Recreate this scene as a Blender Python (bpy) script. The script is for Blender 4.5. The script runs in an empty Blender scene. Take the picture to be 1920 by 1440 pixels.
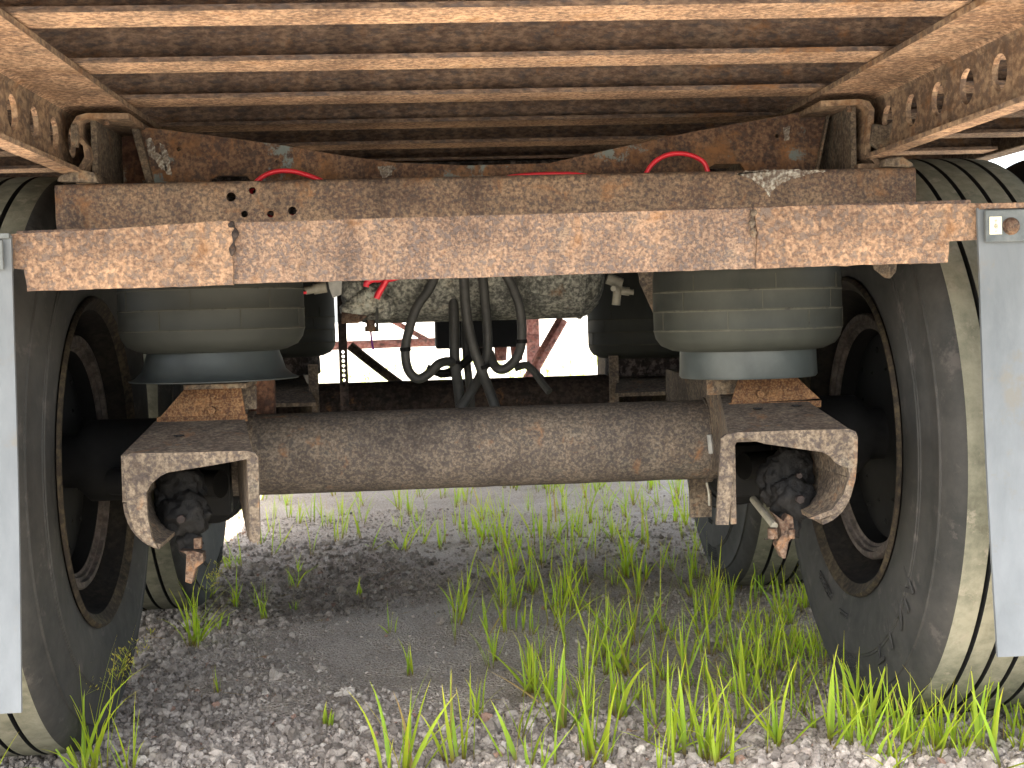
import bpy, bmesh, math, random
import numpy as np
from mathutils import Vector, Matrix, noise

random.seed(4); RNG = np.random.default_rng(4)
SC = bpy.context.scene; COL = SC.collection
R = math.radians

# ------------------------------------------------------------------ camera
cam_data = bpy.data.cameras.new('camera'); cam = bpy.data.objects.new('camera', cam_data); COL.objects.link(cam)
cam_data.sensor_fit = 'HORIZONTAL'; cam_data.sensor_width = 36.0; cam_data.lens = 36.0*2600/1920
cam_data.clip_start = 0.05; cam_data.clip_end = 2000
cam.matrix_world = Matrix.Translation((-0.102, 0, 0.743)) @ Matrix(((0.997534, 0.029992, -0.063450), (-0.064794, 0.046199, -0.996829), (-0.026966, 0.998482, 0.048029))).to_4x4()
SC.camera = cam
cam_data.dof.use_dof = True; cam_data.dof.focus_distance = 2.3; cam_data.dof.aperture_fstop = 18

# ------------------------------------------------------------------ light
SUN_EL, SUN_AZ = R(50), R(-150)          # azimuth measured from +Y towards +X
world = bpy.data.worlds.new('World'); SC.world = world; world.use_nodes = True
wn = world.node_tree; bg = wn.nodes['Background']
sky = wn.nodes.new('ShaderNodeTexSky'); sky.sky_type = 'NISHITA'; sky.sun_disc = False
sky.sun_elevation = SUN_EL; sky.sun_rotation = SUN_AZ; sky.air_density = 1.0; sky.dust_density = 2.5; sky.ozone_density = 1.0
hs = wn.nodes.new('ShaderNodeHueSaturation'); hs.inputs['Saturation'].default_value = 0.55; wn.links.new(sky.outputs[0], hs.inputs['Color']); wn.links.new(hs.outputs[0], bg.inputs[0]); bg.inputs[1].default_value = 0.14
sun_data = bpy.data.lights.new('sun', 'SUN'); sun_data.energy = 4.2; sun_data.angle = R(0.5); sun_data.color = (1.0, 0.94, 0.84)
sun = bpy.data.objects.new('sun', sun_data); COL.objects.link(sun)
sd = Vector((math.sin(SUN_AZ)*math.cos(SUN_EL), math.cos(SUN_AZ)*math.cos(SUN_EL), math.sin(SUN_EL)))
sun.rotation_euler = sd.to_track_quat('Z', 'Y').to_euler(); sun.location = (0, -5, 8)
SC.view_settings.view_transform = 'Standard'; SC.view_settings.look = 'None'
SC.view_settings.exposure = 2.85; SC.view_settings.gamma = 1.0; SC.view_settings.use_curve_mapping = False
SC.render.engine = 'CYCLES'
SC.cycles.max_bounces = 10; SC.cycles.diffuse_bounces = 6

# ------------------------------------------------------------------ materials
def new_mat(name):
    m = bpy.data.materials.new(name); m.use_nodes = True
    nt = m.node_tree; b = nt.nodes['Principled BSDF']; return m, nt, b
def N(nt, t, **kw):
    n = nt.nodes.new(t)
    for k, v in kw.items(): setattr(n, k, v)
    return n
def noise_node(nt, vec, scale, detail=6, rough=0.6, dist=0.0, sc=None):
    n = N(nt, 'ShaderNodeTexNoise'); n.inputs['Scale'].default_value = scale; n.inputs['Detail'].default_value = detail
    n.inputs['Roughness'].default_value = rough; n.inputs['Distortion'].default_value = dist
    if sc:
        mp = N(nt, 'ShaderNodeMapping'); mp.inputs['Scale'].default_value = sc; nt.links.new(vec, mp.inputs[0]); vec = mp.outputs[0]
    nt.links.new(vec, n.inputs['Vector']); return n.outputs['Fac']
def ramp(nt, fac, stops, interp='LINEAR'):
    r = N(nt, 'ShaderNodeValToRGB'); r.color_ramp.interpolation = interp
    e = r.color_ramp.elements
    while len(e) < len(stops): e.new(0.5)
    for i, (p, c) in enumerate(stops):
        e[i].position = p
        e[i].color = (c[0], c[1], c[2], 1) if isinstance(c, (tuple, list)) else (c, c, c, 1)
    nt.links.new(fac, r.inputs[0]); return r.outputs[0]
def mix(nt, fac, a, b, mode='MIX'):
    m = N(nt, 'ShaderNodeMix', data_type='RGBA', blend_type=mode)
    if isinstance(fac, (int, float)): m.inputs[0].default_value = fac
    else: nt.links.new(fac, m.inputs[0])
    for s, i in ((a, 6), (b, 7)):
        if isinstance(s, (tuple, list)): m.inputs[i].default_value = (*s, 1)
        else: nt.links.new(s, m.inputs[i])
    return m.outputs[2]
def mth(nt, op, a, b=0.0):
    m = N(nt, 'ShaderNodeMath', operation=op)
    for s, i in ((a, 0), (b, 1)):
        if isinstance(s, (int, float)): m.inputs[i].default_value = s
        else: nt.links.new(s, m.inputs[i])
    return m.outputs[0]
def bump(nt, b, h, strength, dist):
    n = N(nt, 'ShaderNodeBump'); n.inputs['Strength'].default_value = strength; n.inputs['Distance'].default_value = dist
    nt.links.new(h, n.inputs['Height']); nt.links.new(n.outputs[0], b.inputs['Normal'])
def coord(nt): return N(nt, 'ShaderNodeTexCoord').outputs['Object']

def rust(name, dark, mid, light, scale=110, pit=0.5, pitc=(0.085, 0.07, 0.065), flake=0.0, flakec=(0.42, 0.42, 0.36), orange=0.0, sc=None, bstr=0.9, bd=0.0016, rough=0.9):
    m, nt, b = new_mat(name); v = coord(nt)
    n1 = noise_node(nt, v, scale*1.35, 8, 0.66, 0.12, sc); n0 = noise_node(nt, v, scale*0.085, 5, 0.6, 0.3, sc)
    f = mth(nt, 'ADD', mth(nt, 'MULTIPLY', n1, 0.7), mth(nt, 'MULTIPLY', n0, 0.3))
    c = ramp(nt, f, [(0.39, dark), (0.472, mid), (0.53, light), (0.62, tuple(min(1, x*1.35) for x in light))])
    n2 = noise_node(nt, v, scale*0.9, 6, 0.66, 0.2, sc)
    pm = ramp(nt, n2, [(0.5-0.06+0.06*(1-pit)*2-0.02, 0.0), (0.5+0.02+0.06*(1-pit)*2, 1.0)])
    pmx = mth(nt, 'MULTIPLY', pm, 0.75)
    c = mix(nt, pmx, c, pitc)
    if orange > 0:
        n3 = noise_node(nt, v, 14, 7, 0.72, 0.5)
        c = mix(nt, ramp(nt, n3, [(0.60-0.16*orange, 0.0), (0.74-0.16*orange, 0.8)]), c, (0.22, 0.108, 0.045))
    if flake > 0:
        n4 = noise_node(nt, v, 7, 3, 0.5); n5 = noise_node(nt, v, scale*0.5, 8, 0.75)
        s = mth(nt, 'ADD', mth(nt, 'MULTIPLY', n4, 0.62), mth(nt, 'MULTIPLY', n5, 0.38))
        c = mix(nt, ramp(nt, s, [(0.60-0.10*flake, 0.0), (0.635-0.10*flake, 1.0)]), c, flakec)
    nL = noise_node(nt, v, 8, 6, 0.62); nS = noise_node(nt, v, 26, 6, 0.65, 0.0, (1, 1, 0.22))
    c = mix(nt, 1.0, c, ramp(nt, mth(nt, 'ADD', mth(nt, 'MULTIPLY', nL, 0.65), mth(nt, 'MULTIPLY', nS, 0.35)), [(0.38, (0.62, 0.62, 0.64)), (0.50, (0.98, 0.98, 0.98)), (0.64, (1.22, 1.18, 1.12))]), 'MULTIPLY')
    c = mix(nt, ramp(nt, noise_node(nt, v, 17, 5, 0.7), [(0.56, 0.0), (0.70, 0.45)]), c, mix(nt, 1.0, c, (0.85, 1.0, 1.08), 'MULTIPLY'))
    nt.links.new(c, b.inputs['Base Color']); b.inputs['Roughness'].default_value = rough; b.inputs['Specular IOR Level'].default_value = 0.25
    h = mth(nt, 'ADD', n1, mth(nt, 'MULTIPLY', pm, -0.35)); bump(nt, b, h, bstr, bd)
    return m

def spotted(name, ca, cb, scale=30, bstr=0.5, bd=0.001, rough=0.85, spec=0.3, third=None, sc=None):
    m, nt, b = new_mat(name); v = coord(nt)
    n1 = noise_node(nt, v, scale, 9, 0.7, 0.2, sc); n2 = noise_node(nt, v, scale*0.16, 4, 0.6)
    f = mth(nt, 'ADD', mth(nt, 'MULTIPLY', n1, 0.55), mth(nt, 'MULTIPLY', n2, 0.45))
    c = ramp(nt, f, [(0.38, ca), (0.62, cb)])
    if third: c = mix(nt, ramp(nt, noise_node(nt, v, scale*0.9, 6, 0.7), [(0.57, 0.0), (0.66, 0.8)]), c, third)
    nt.links.new(c, b.inputs['Base Color']); b.inputs['Roughness'].default_value = rough; b.inputs['Specular IOR Level'].default_value = spec
    bump(nt, b, n1, bstr, bd); return m

M = {}
M['beam'] = rust('rust_beam', (0.1097, 0.06998, 0.05359), (0.1817, 0.1194, 0.08643), (0.2573, 0.173, 0.1211), 170, 0.46, (0.1172, 0.09882, 0.09508), orange=0.15, bstr=1.0, bd=0.0022)
M['beam_end'] = rust('rust_beam_end', (0.117, 0.07068, 0.04947), (0.1937, 0.1206, 0.07978), (0.2743, 0.1747, 0.1117), 130, 0.46, (0.1249, 0.09978, 0.08776), orange=0.15, bstr=1.0, bd=0.0022)
M['hat'] = rust('rust_crossbeam', (0.0655, 0.04216, 0.03341), (0.1068, 0.07137, 0.05237), (0.162, 0.1135, 0.07676), 130, 0.4, (0.05516, 0.04461, 0.04334), orange=0.25, flake=0.0, bstr=0.8, bd=0.0015)
M['cross'] = rust('rust_crossmember', (0.07455, 0.04809, 0.03691), (0.1147, 0.07696, 0.05856), (0.1664, 0.1142, 0.08274), 120, 0.35, (0.07169, 0.06012, 0.06047), orange=0.12, sc=(0.4588, 0.4928, 1.167), bstr=0.8, bd=0.0015)  # web rust kept darker to set off the bounce-lit undersides
M['soffit_bounce'] = rust('rust_underside_bounce_lit', (0.1539, 0.08984, 0.05704), (0.277, 0.1708, 0.1086), (0.4104, 0.2637, 0.1656), 110, 0.3, (0.1231, 0.083, 0.0644), orange=0.12, sc=(1, 1, 1), bstr=0.8, bd=0.0015)  # lighter rust for undersides: ground bounce put into the colour
M['rail'] = rust('rust_rail', (0.09742, 0.06192, 0.04157), (0.1476, 0.09784, 0.06494), (0.2125, 0.1486, 0.09742), 130, 0.38, (0.09446, 0.06811, 0.0552), orange=0.2, sc=(0.5903, 0.4334, 0.6494), bstr=0.8, bd=0.0015)
M['plate'] = rust('rust_plate', (0.05451, 0.0324, 0.02437), (0.09444, 0.05508, 0.0379), (0.1454, 0.0891, 0.05595), 110, 0.4, (0.04723, 0.03645, 0.03429), orange=0.6, flake=0.3, flakec=(0.1454, 0.1701, 0.1669), bstr=0.6, bd=0.001)
M['panel'] = rust('rust_panel', (0.045, 0.022, 0.015), (0.075, 0.036, 0.023), (0.12, 0.06, 0.036), 60, 0.4, (0.05, 0.03, 0.025), orange=0.3, flake=0.3, flakec=(0.2, 0.2, 0.17), bstr=0.6, bd=0.001)
M['axle'] = rust('rust_axle', (0.05749, 0.04536, 0.03693), (0.09444, 0.07561, 0.05988), (0.1273, 0.1058, 0.08283), 150, 0.62, (0.05091, 0.04347, 0.04191), orange=0.1, flake=0.0, bstr=0.7, bd=0.0012)
M['arm'] = rust('rust_arm', (0.05491, 0.04121, 0.032), (0.09367, 0.07211, 0.05332), (0.1389, 0.1104, 0.07998), 120, 0.4, (0.04522, 0.03679, 0.03428), orange=0.15, bstr=0.6, bd=0.001)
M['pedestal'] = rust('rust_pedestal', (0.06977, 0.02944, 0.01311), (0.1093, 0.05129, 0.02247), (0.1581, 0.09138, 0.04448), 200, 0.3, (0.05581, 0.02676, 0.01873), orange=0.4, bstr=1.0, bd=0.0016)
M['dark_rust'] = rust('dark_rust', (0.0168, 0.01215, 0.01134), (0.02976, 0.0221, 0.02016), (0.048, 0.03591, 0.0315), 60, 0.4, (0.0144, 0.01326, 0.01386), orange=0.1, bstr=0.5, bd=0.001)
M['near_black'] = rust('near_black_metal', (0.0032, 0.0024, 0.0024), (0.0064, 0.0048, 0.0044), (0.012, 0.008, 0.0072), 60)  # near black; on the frame crossbars it stands for shade
M['clevis'] = rust('rust_clevis', (0.0502, 0.02693, 0.01814), (0.08704, 0.05386, 0.03629), (0.1204, 0.08525, 0.06221), 120, 0.3, (0.02678, 0.01795, 0.01555), orange=0.4)
M['tank'] = rust('mottled_tank_paint', (0.07315, 0.07315, 0.06555), (0.1672, 0.1672, 0.1475), (0.3135, 0.3082, 0.2622), 90, 0.3, (0.0627, 0.0627, 0.05681), orange=0.15, flake=0.3, flakec=(0.3344, 0.3449, 0.3059), bstr=0.4, bd=0.0008)
M['red_rust'] = rust('red_brown_paint', (0.192, 0.072, 0.06), (0.288, 0.12, 0.102), (0.36, 0.18, 0.156), 50, 0.3)
M['sidewall'] = spotted('tyre_sidewall_rubber', (0.0234, 0.02418, 0.02262), (0.0507, 0.04836, 0.04446), 22, 0.25, 0.0006, 0.82, 0.3, third=(0.0741, 0.0663, 0.06084))
M['tread'] = spotted('tyre_tread_dusty', (0.1102, 0.1103, 0.0805), (0.235, 0.2275, 0.1715), 34, 0.35, 0.0008, 0.92, 0.2, third=(0.2644, 0.2413, 0.189))
M['groove'] = spotted('tread_groove_rubber', (0.008, 0.009, 0.009), (0.02, 0.02, 0.02), 40)
M['letters'] = spotted('moulded_lettering', (0.022, 0.022, 0.021), (0.045, 0.043, 0.04), 40)
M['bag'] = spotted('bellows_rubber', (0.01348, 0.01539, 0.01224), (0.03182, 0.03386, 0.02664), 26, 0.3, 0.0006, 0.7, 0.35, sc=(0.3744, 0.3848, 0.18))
M['bag_shaded'] = spotted('shaded_bellows_rubber', (0.007414, 0.008464, 0.006732), (0.0175, 0.01862, 0.01465), 26, 0.3, 0.0006, 0.7, 0.35, sc=(0.2059, 0.2116, 0.099))  # darker copy of the bellows rubber, shade beside the wheel in its colour
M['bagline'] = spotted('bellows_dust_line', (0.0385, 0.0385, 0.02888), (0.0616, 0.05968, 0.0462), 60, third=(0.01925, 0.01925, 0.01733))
M['bagline_shaded'] = spotted('shaded_bellows_dust_line', (0.02118, 0.02118, 0.01588), (0.03388, 0.03282, 0.02541), 60, third=(0.01059, 0.01059, 0.009532))  # same dust line, darkened along with the shaded bellows
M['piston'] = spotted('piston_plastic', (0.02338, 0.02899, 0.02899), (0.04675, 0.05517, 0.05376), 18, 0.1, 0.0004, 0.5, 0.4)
M['piston_shaded'] = spotted('shaded_piston_plastic', (0.01286, 0.01594, 0.01594), (0.02571, 0.03034, 0.02957), 18, 0.1, 0.0004, 0.5, 0.4)  # darker copy of the piston plastic, shade put into the colour
M['hose'] = spotted('hose_rubber', (0.0288, 0.0288, 0.02688), (0.064, 0.06272, 0.0576), 40, 0.2, 0.0004, 0.6, 0.4)
M['redhose'] = spotted('red_hose', (0.55, 0.015, 0.03), (0.75, 0.03, 0.05), 20, 0.0, 0.0001, 0.4, 0.5)
M['flap'] = spotted('mud_flap_rubber', (0.078, 0.088, 0.096), (0.128, 0.140, 0.150), 12, 0.3, 0.0012, 0.6, 0.4, sc=(1, 1, 0.4), third=(0.11, 0.104, 0.09))
M['clamp'] = spotted('flap_clamp_plate', (0.056, 0.0672, 0.0728), (0.1344, 0.1456, 0.1456), 40, 0.4, 0.0006, 0.7, 0.4)
M['grease'] = spotted('black_grease', (0.0025, 0.0025, 0.003), (0.009, 0.0085, 0.008), 90, 1.0, 0.003, 0.7, 0.3)
M['black'] = spotted('black_brake_paint', (0.003, 0.003, 0.003), (0.008, 0.008, 0.008), 50, 0.3, 0.0006, 0.8, 0.2)
M['barrel'] = rust('rim_barrel_rust', (0.005355, 0.004666, 0.00399), (0.00918, 0.007776, 0.006384), (0.0153, 0.01244, 0.009576), 60, 0.4, (0.01147, 0.009333, 0.00798), orange=0.0, bstr=0.4, bd=0.0008)
M['flange'] = rust('rim_flange_rust', (0.01485, 0.01227, 0.009794), (0.0264, 0.02104, 0.01489), (0.0495, 0.03856, 0.02351), 60, 0.35, (0.0231, 0.01754, 0.01372), orange=0.0, bstr=0.4, bd=0.0008)
M['drum'] = rust('drum_edge_dusty', (0.04375, 0.03675, 0.0315), (0.06563, 0.05513, 0.04813), (0.09625, 0.0805, 0.07), 40, 0.2, (0.06125, 0.04375, 0.03938), bstr=0.3, bd=0.0006)
M['brass'] = spotted('dull_brass', (0.16, 0.15, 0.12), (0.30, 0.28, 0.22), 70, 0.3, 0.0005, 0.5, 0.5)
M['sticker'] = spotted('cream_sticker', (0.50, 0.48, 0.36), (0.62, 0.60, 0.47), 60, 0.0, 0.0001, 0.6)
M['ink'] = spotted('sticker_ink', (0.22, 0.21, 0.16), (0.28, 0.27, 0.2), 60, 0.0, 0.0001, 0.6)
M['purple'] = spotted('purple_drain_cord', (0.12, 0.02, 0.16), (0.2, 0.04, 0.25), 60)
M['wood'] = spotted('old_deck_wood', (0.07, 0.05, 0.035), (0.13, 0.09, 0.06), 25, sc=(1, 0.1, 1))
M['galv'] = spotted('galvanised_steel', (0.20, 0.20, 0.19), (0.34, 0.33, 0.30), 60)
M['scab'] = rust('peeled_grey_coating', (0.10, 0.062, 0.042), (0.27, 0.235, 0.19), (0.36, 0.35, 0.31), 120, 0.75, (0.085, 0.06, 0.05), orange=0.15, bstr=1.0, bd=0.0018)

# ------------------------------------------------------------------ mesh helpers
WO = {}                                                            # world origin of every object
def link(o, parent, origin):
    COL.objects.link(o); WO[o.name] = Vector(origin)
    if parent is not None:
        o.parent = parent; o.location = Vector(origin) - WO[parent.name]
    else: o.location = origin
    return o
def empty(name, loc, parent=None, label=None, cat=None, group=None):
    o = bpy.data.objects.new(name, None); o.empty_display_size = 0.1; link(o, parent, loc)
    if label: o['label'] = label
    if cat: o['category'] = cat
    if group: o['group'] = group
    return o
def finish(name, bm, mats, parent=None, smooth=False, bevel=0.0, rough=None, origin=None, angle=35, keep=False):
    """bm holds world coordinates; the object's origin goes to the middle of its bounds"""
    if rough:
        cell, amp = rough
        slice_up(bm, cell)
        for v in bm.verts:
            n = noise.noise_vector(v.co*45)*0.6 + noise.noise_vector(v.co*130)*0.4
            v.co += n*amp
    me = bpy.data.meshes.new(name)
    if origin is None:
        xs = [v.co for v in bm.verts]
        lo = Vector([min(c[i] for c in xs) for i in range(3)]); hi = Vector([max(c[i] for c in xs) for i in range(3)])
        origin = (lo+hi)/2
    origin = Vector(origin)
    bmesh.ops.translate(bm, verts=bm.verts, vec=-origin)
    if not keep: bmesh.ops.recalc_face_normals(bm, faces=bm.faces)
    for f in bm.faces: f.smooth = smooth or bool(rough)
    bm.to_mesh(me); bm.free()
    for m in (mats if isinstance(mats, (list, tuple)) else [mats]): me.materials.append(M[m] if isinstance(m, str) else m)
    o = bpy.data.objects.new(name, me); link(o, parent, origin)
    if bevel > 0:
        b = o.modifiers.new('bevel', 'BEVEL'); b.width = bevel; b.segments = 2; b.limit_method = 'ANGLE'; b.angle_limit = R(angle)
    if smooth:
        try: me.set_sharp_from_angle(angle=R(angle))
        except Exception: pass
    elif rough:
        try: me.set_sharp_from_angle(angle=R(50))
        except Exception: pass
    return o
def slice_up(bm, cell):
    xs = [v.co for v in bm.verts]
    for ax in range(3):
        lo = min(c[ax] for c in xs); hi = max(c[ax] for c in xs); n = int((hi-lo)/cell)
        nn = [0, 0, 0]; nn[ax] = 1
        for k in range(1, n+1):
            co = [0, 0, 0]; co[ax] = lo + (hi-lo)*k/(n+1)
            bmesh.ops.bisect_plane(bm, geom=bm.verts[:]+bm.edges[:]+bm.faces[:], plane_co=co, plane_no=nn)
        xs = [v.co for v in bm.verts]
def bx(bm, x0, x1, y0, y1, z0, z1):
    v = [bm.verts.new(p) for p in ((x0,y0,z0),(x1,y0,z0),(x1,y1,z0),(x0,y1,z0),(x0,y0,z1),(x1,y0,z1),(x1,y1,z1),(x0,y1,z1))]
    return [bm.faces.new([v[i] for i in f]) for f in ((0,3,2,1),(4,5,6,7),(0,1,5,4),(1,2,6,5),(2,3,7,6),(3,0,4,7))]
def hexa(bm, pts):
    """8 corners: near face a b c d, far face e f g h (same order)"""
    v = [bm.verts.new(p) for p in pts]
    for f in ((0,1,2,3),(7,6,5,4),(0,4,5,1),(1,5,6,2),(2,6,7,3),(3,7,4,0)): bm.faces.new([v[i] for i in f])
def prism_y(bm, poly, y0, y1):
    """closed polygon of (x, z), extruded from y0 to y1"""
    a = [bm.verts.new((x, y0, z)) for x, z in poly]; b = [bm.verts.new((x, y1, z)) for x, z in poly]
    bm.faces.new(a); bm.faces.new(b[::-1]); n = len(poly)
    for i in range(n): bm.faces.new((a[i], b[i], b[(i+1)%n], a[(i+1)%n]))
def prism_x(bm, poly, x0, x1):
    """closed polygon of (y, z), extruded along x"""
    a = [bm.verts.new((x0, y, z)) for y, z in poly]; b = [bm.verts.new((x1, y, z)) for y, z in poly]
    bm.faces.new(a); bm.faces.new(b[::-1]); n = len(poly)
    for i in range(n): bm.faces.new((a[i], b[i], b[(i+1)%n], a[(i+1)%n]))
def thick_profile(path, t):
    """an open path in 2D thickened to one side into a closed polygon (mitred)"""
    P = [Vector(p) for p in path]; off = []
    for i, p in enumerate(P):
        d0 = (P[i]-P[i-1]).normalized() if i > 0 else (P[1]-P[0]).normalized()
        d1 = (P[i+1]-P[i]).normalized() if i < len(P)-1 else d0
        n0 = Vector((-d0.y, d0.x)); n1 = Vector((-d1.y, d1.x)); n = (n0+n1).normalized()
        off.append(p + n*t/max(0.4, n.dot(n0)))
    return [tuple(p) for p in P] + [tuple(p) for p in off[::-1]]
def catmull(pts, n=8):
    P = [Vector(p) for p in pts]; P = [P[0]*2-P[1]] + P + [P[-1]*2-P[-2]]; out = []
    for i in range(1, len(P)-2):
        for k in range(n):
            t = k/n; a, b, c, d = P[i-1], P[i], P[i+1], P[i+2]
            out.append(0.5*((2*b)+(c-a)*t+(2*a-5*b+4*c-d)*t*t+(3*b-a-3*c+d)*t**3))
    out.append(P[-2]); return out
def tube(bm, pts, r, seg=12, cap=True, curve=True):
    pts = catmull(pts) if curve and len(pts) > 2 else [Vector(p) for p in pts]
    rings = []; up = None
    for i, p in enumerate(pts):
        d = ((pts[min(i+1, len(pts)-1)]) - pts[max(i-1, 0)]).normalized()
        if up is None: up = d.orthogonal().normalized()
        up = (up - d*up.dot(d)).normalized(); s = d.cross(up); rr = r(i/(len(pts)-1)) if callable(r) else r
        rings.append([bm.verts.new(p + (up*math.cos(a)+s*math.sin(a))*rr) for a in [2*math.pi*k/seg for k in range(seg)]])
    for a, b in zip(rings, rings[1:]):
        for k in range(seg): bm.faces.new((a[k], a[(k+1)%seg], b[(k+1)%seg], b[k]))
    if cap: bm.faces.new(rings[0][::-1]); bm.faces.new(rings[-1])
def lathe(bm, prof, centre, axis='x', seg=64, closed=False, mats=None, cap=False):
    """prof: list of (along, radius)"""
    c = Vector(centre); rings = []
    for a, r in prof:
        ring = []
        for k in range(seg):
            t = 2*math.pi*k/seg; u, w = r*math.cos(t), r*math.sin(t)
            ring.append(bm.verts.new(c + (Vector((a, u, w)) if axis == 'x' else Vector((u, w, a)) if axis == 'z' else Vector((u, a, w)))))
        rings.append(ring)
    pairs = list(zip(rings, rings[1:])) + ([(rings[-1], rings[0])] if closed else [])
    for j, (a, b) in enumerate(pairs):
        for k in range(seg):
            f = bm.faces.new((a[k], a[(k+1)%seg], b[(k+1)%seg], b[k]))
            if mats: f.material_index = mats[j]
    if cap: bm.faces.new(rings[0][::-1]); bm.faces.new(rings[-1])
def bolt_y(bm, x, y, z, r, h, seg=6):
    """hexagonal bolt head facing the camera side (towards -y)"""
    poly = [(x+r*math.cos(2*math.pi*k/seg+0.3), z+r*math.sin(2*math.pi*k/seg+0.3)) for k in range(seg)]
    prism_y(bm, poly, y-h, y)
def holed_strip(bm, u0, u1, v0, v1, holes, r, place, t, vc=None):
    """plate in (u, v) with a row of round holes; place(u, v, w) maps to 3D, w is 0 or t"""
    vc = (v0+v1)/2 if vc is None else vc
    cuts = [u0]
    for a, b in zip(holes, holes[1:]): cuts.append((a+b)/2)
    cuts.append(u1); SEG = 24
    for i, h in enumerate(holes):
        a, b = cuts[i], cuts[i+1]; outer = []; inner = []
        crn = [math.atan2(y-vc, x-h) % (2*math.pi) for x in (a, b) for y in (v0, v1)]
        ang = [2*math.pi*k/SEG for k in range(SEG)]
        for c in crn:
            j = min(range(SEG), key=lambda q: abs((ang[q]-c+math.pi) % (2*math.pi)-math.pi)); ang[j] = c
        ang.sort()
        for t_ in ang:
            dx, dy = math.cos(t_), math.sin(t_)
            s = min((((b if dx > 0 else a)-h)/dx) if abs(dx) > 1e-9 else 1e9, (((v1 if dy > 0 else v0)-vc)/dy) if abs(dy) > 1e-9 else 1e9)
            outer.append((h+dx*s, vc+dy*s)); inner.append((h+dx*r, vc+dy*r))
        L = [[bm.verts.new(place(p[0], p[1], w)) for p in ring] for w in (0, t) for ring in (outer, inner)]
        n = len(ang)
        for k in range(n):
            q = (k+1) % n
            bm.faces.new((L[0][k], L[0][q], L[1][q], L[1][k])); bm.faces.new((L[2][k], L[3][k], L[3][q], L[2][q]))
            bm.faces.new((L[1][k], L[1][q], L[3][q], L[3][k]))
            va, vb = outer[k], outer[q]
            if (abs(va[1]-v0) < 1e-6 and abs(vb[1]-v0) < 1e-6) or (abs(va[1]-v1) < 1e-6 and abs(vb[1]-v1) < 1e-6) or (i == 0 and abs(va[0]-a) < 1e-6 and abs(vb[0]-a) < 1e-6) or (i == len(holes)-1 and abs(va[0]-b) < 1e-6 and abs(vb[0]-b) < 1e-6):
                bm.faces.new((L[0][k], L[2][k], L[2][q], L[0][q]))
    bmesh.ops.remove_doubles(bm, verts=bm.verts, dist=1e-5)

# ------------------------------------------------------------------ ground
GZ = -0.02
def smooth(t): t = np.clip(t, 0, 1); return t*t*(3-2*t)
_gr = np.random.default_rng(11); _W = [(_gr.normal(size=2)*f, _gr.uniform(0, 6.28), a) for f, a, n in ((2.0, 0.006, 6), (6.0, 0.0035, 8), (18, 0.0016, 10), (50, 0.0008, 10)) for _ in range(n)]
def hgt(x, y):
    x = np.asarray(x, float); y = np.asarray(y, float)
    h = np.zeros_like(x)
    for k, p, a in _W: h += a*np.sin(k[0]*x + k[1]*y + p)
    h *= 0.75
    def g(cx, cy, sx, sy, a, th=0.0):
        c, s = math.cos(th), math.sin(th); u = (x-cx)*c+(y-cy)*s; w = -(x-cx)*s+(y-cy)*c
        return a*np.exp(-(u/sx)**2-(w/sy)**2)
    h += g(-0.30, 4.55, 0.22, 0.30, 0.028) - g(-0.36, 3.75, 0.22, 0.2, 0.014) - g(0.45, 3.85, 0.5, 0.16, 0.008) + g(-0.55, 3.2, 0.2, 0.5, 0.022) + g(0.5, 4.6, 0.9, 0.4, 0.02)
    h -= g(0.75, 2.75, 0.5, 0.35, 0.02)
    for tx in (-0.99, 0.99):
        for ty in (2.61, 3.86): h *= 1-0.9*np.exp(-((x-tx)/0.42)**2-((y-ty)/0.25)**2)
    fade = 1-smooth((np.hypot(x, y-3)-6)/6)
    return GZ + h*fade
def dense(x, y):
    """coarse gravel amount 0..1"""
    x = np.asarray(x); y = np.asarray(y)
    n = 0.5+0.5*np.sin(3.1*x+1.3*np.sin(2.3*y)+0.5)*np.cos(2.7*y+0.8*np.sin(4*x))
    left = smooth((-0.02-x+0.10*np.sin(5*y))/0.22)
    near = smooth((2.78-y+0.10*np.sin(7*x))/0.25)
    bare = np.exp(-((x+0.22)/0.30)**2-((y-3.25)/0.42)**2)+np.exp(-((x-0.12)/0.35)**2-((y-2.95)/0.22)**2)
    return np.clip(0.15+0.35*n+0.55*left+0.8*near-0.95*bare, 0.04, 1)

def axis_coords(fine0, fine1, step, far0, far1):
    a = list(np.arange(fine0, fine1, step)); s = step; v = fine1
    while v < far1: a.append(v); s *= 1.16; v += s
    a.append(far1); s = step; v = fine0-step; b = []
    while v > far0: b.append(v); s *= 1.16; v -= s
    b.append(far0); return np.array(b[::-1]+a)
gx = axis_coords(-1.7, 1.9, 0.016, -500, 500); gy = axis_coords(2.0, 6.2, 0.016, -200, 900)
X, Y = np.meshgrid(gx, gy); Z = hgt(X, Y)
def mesh_np(name, V, F, mat, smooth_=True, attrs=None):
    me = bpy.data.meshes.new(name); k = F.shape[1]
    me.vertices.add(len(V)); me.vertices.foreach_set('co', V.astype(np.float32).ravel())
    me.loops.add(F.size); me.loops.foreach_set('vertex_index', F.astype(np.int32).ravel())
    me.polygons.add(len(F)); me.polygons.foreach_set('loop_start', (np.arange(len(F))*k).astype(np.int32))
    me.polygons.foreach_set('loop_total', np.full(len(F), k, np.int32)); me.polygons.foreach_set('use_smooth', np.full(len(F), smooth_))
    me.update(calc_edges=True); me.validate()
    for nm, arr in (attrs or {}).items():
        a = me.attributes.new(nm, 'FLOAT', 'POINT'); a.data.foreach_set('value', arr.astype(np.float32))
    me.materials.append(mat); return me
idx = np.arange(X.size).reshape(X.shape)
F = np.stack([idx[:-1, :-1], idx[:-1, 1:], idx[1:, 1:], idx[1:, :-1]], -1).reshape(-1, 4)
m, nt, b = new_mat('gravelly_soil'); v = coord(nt)
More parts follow.
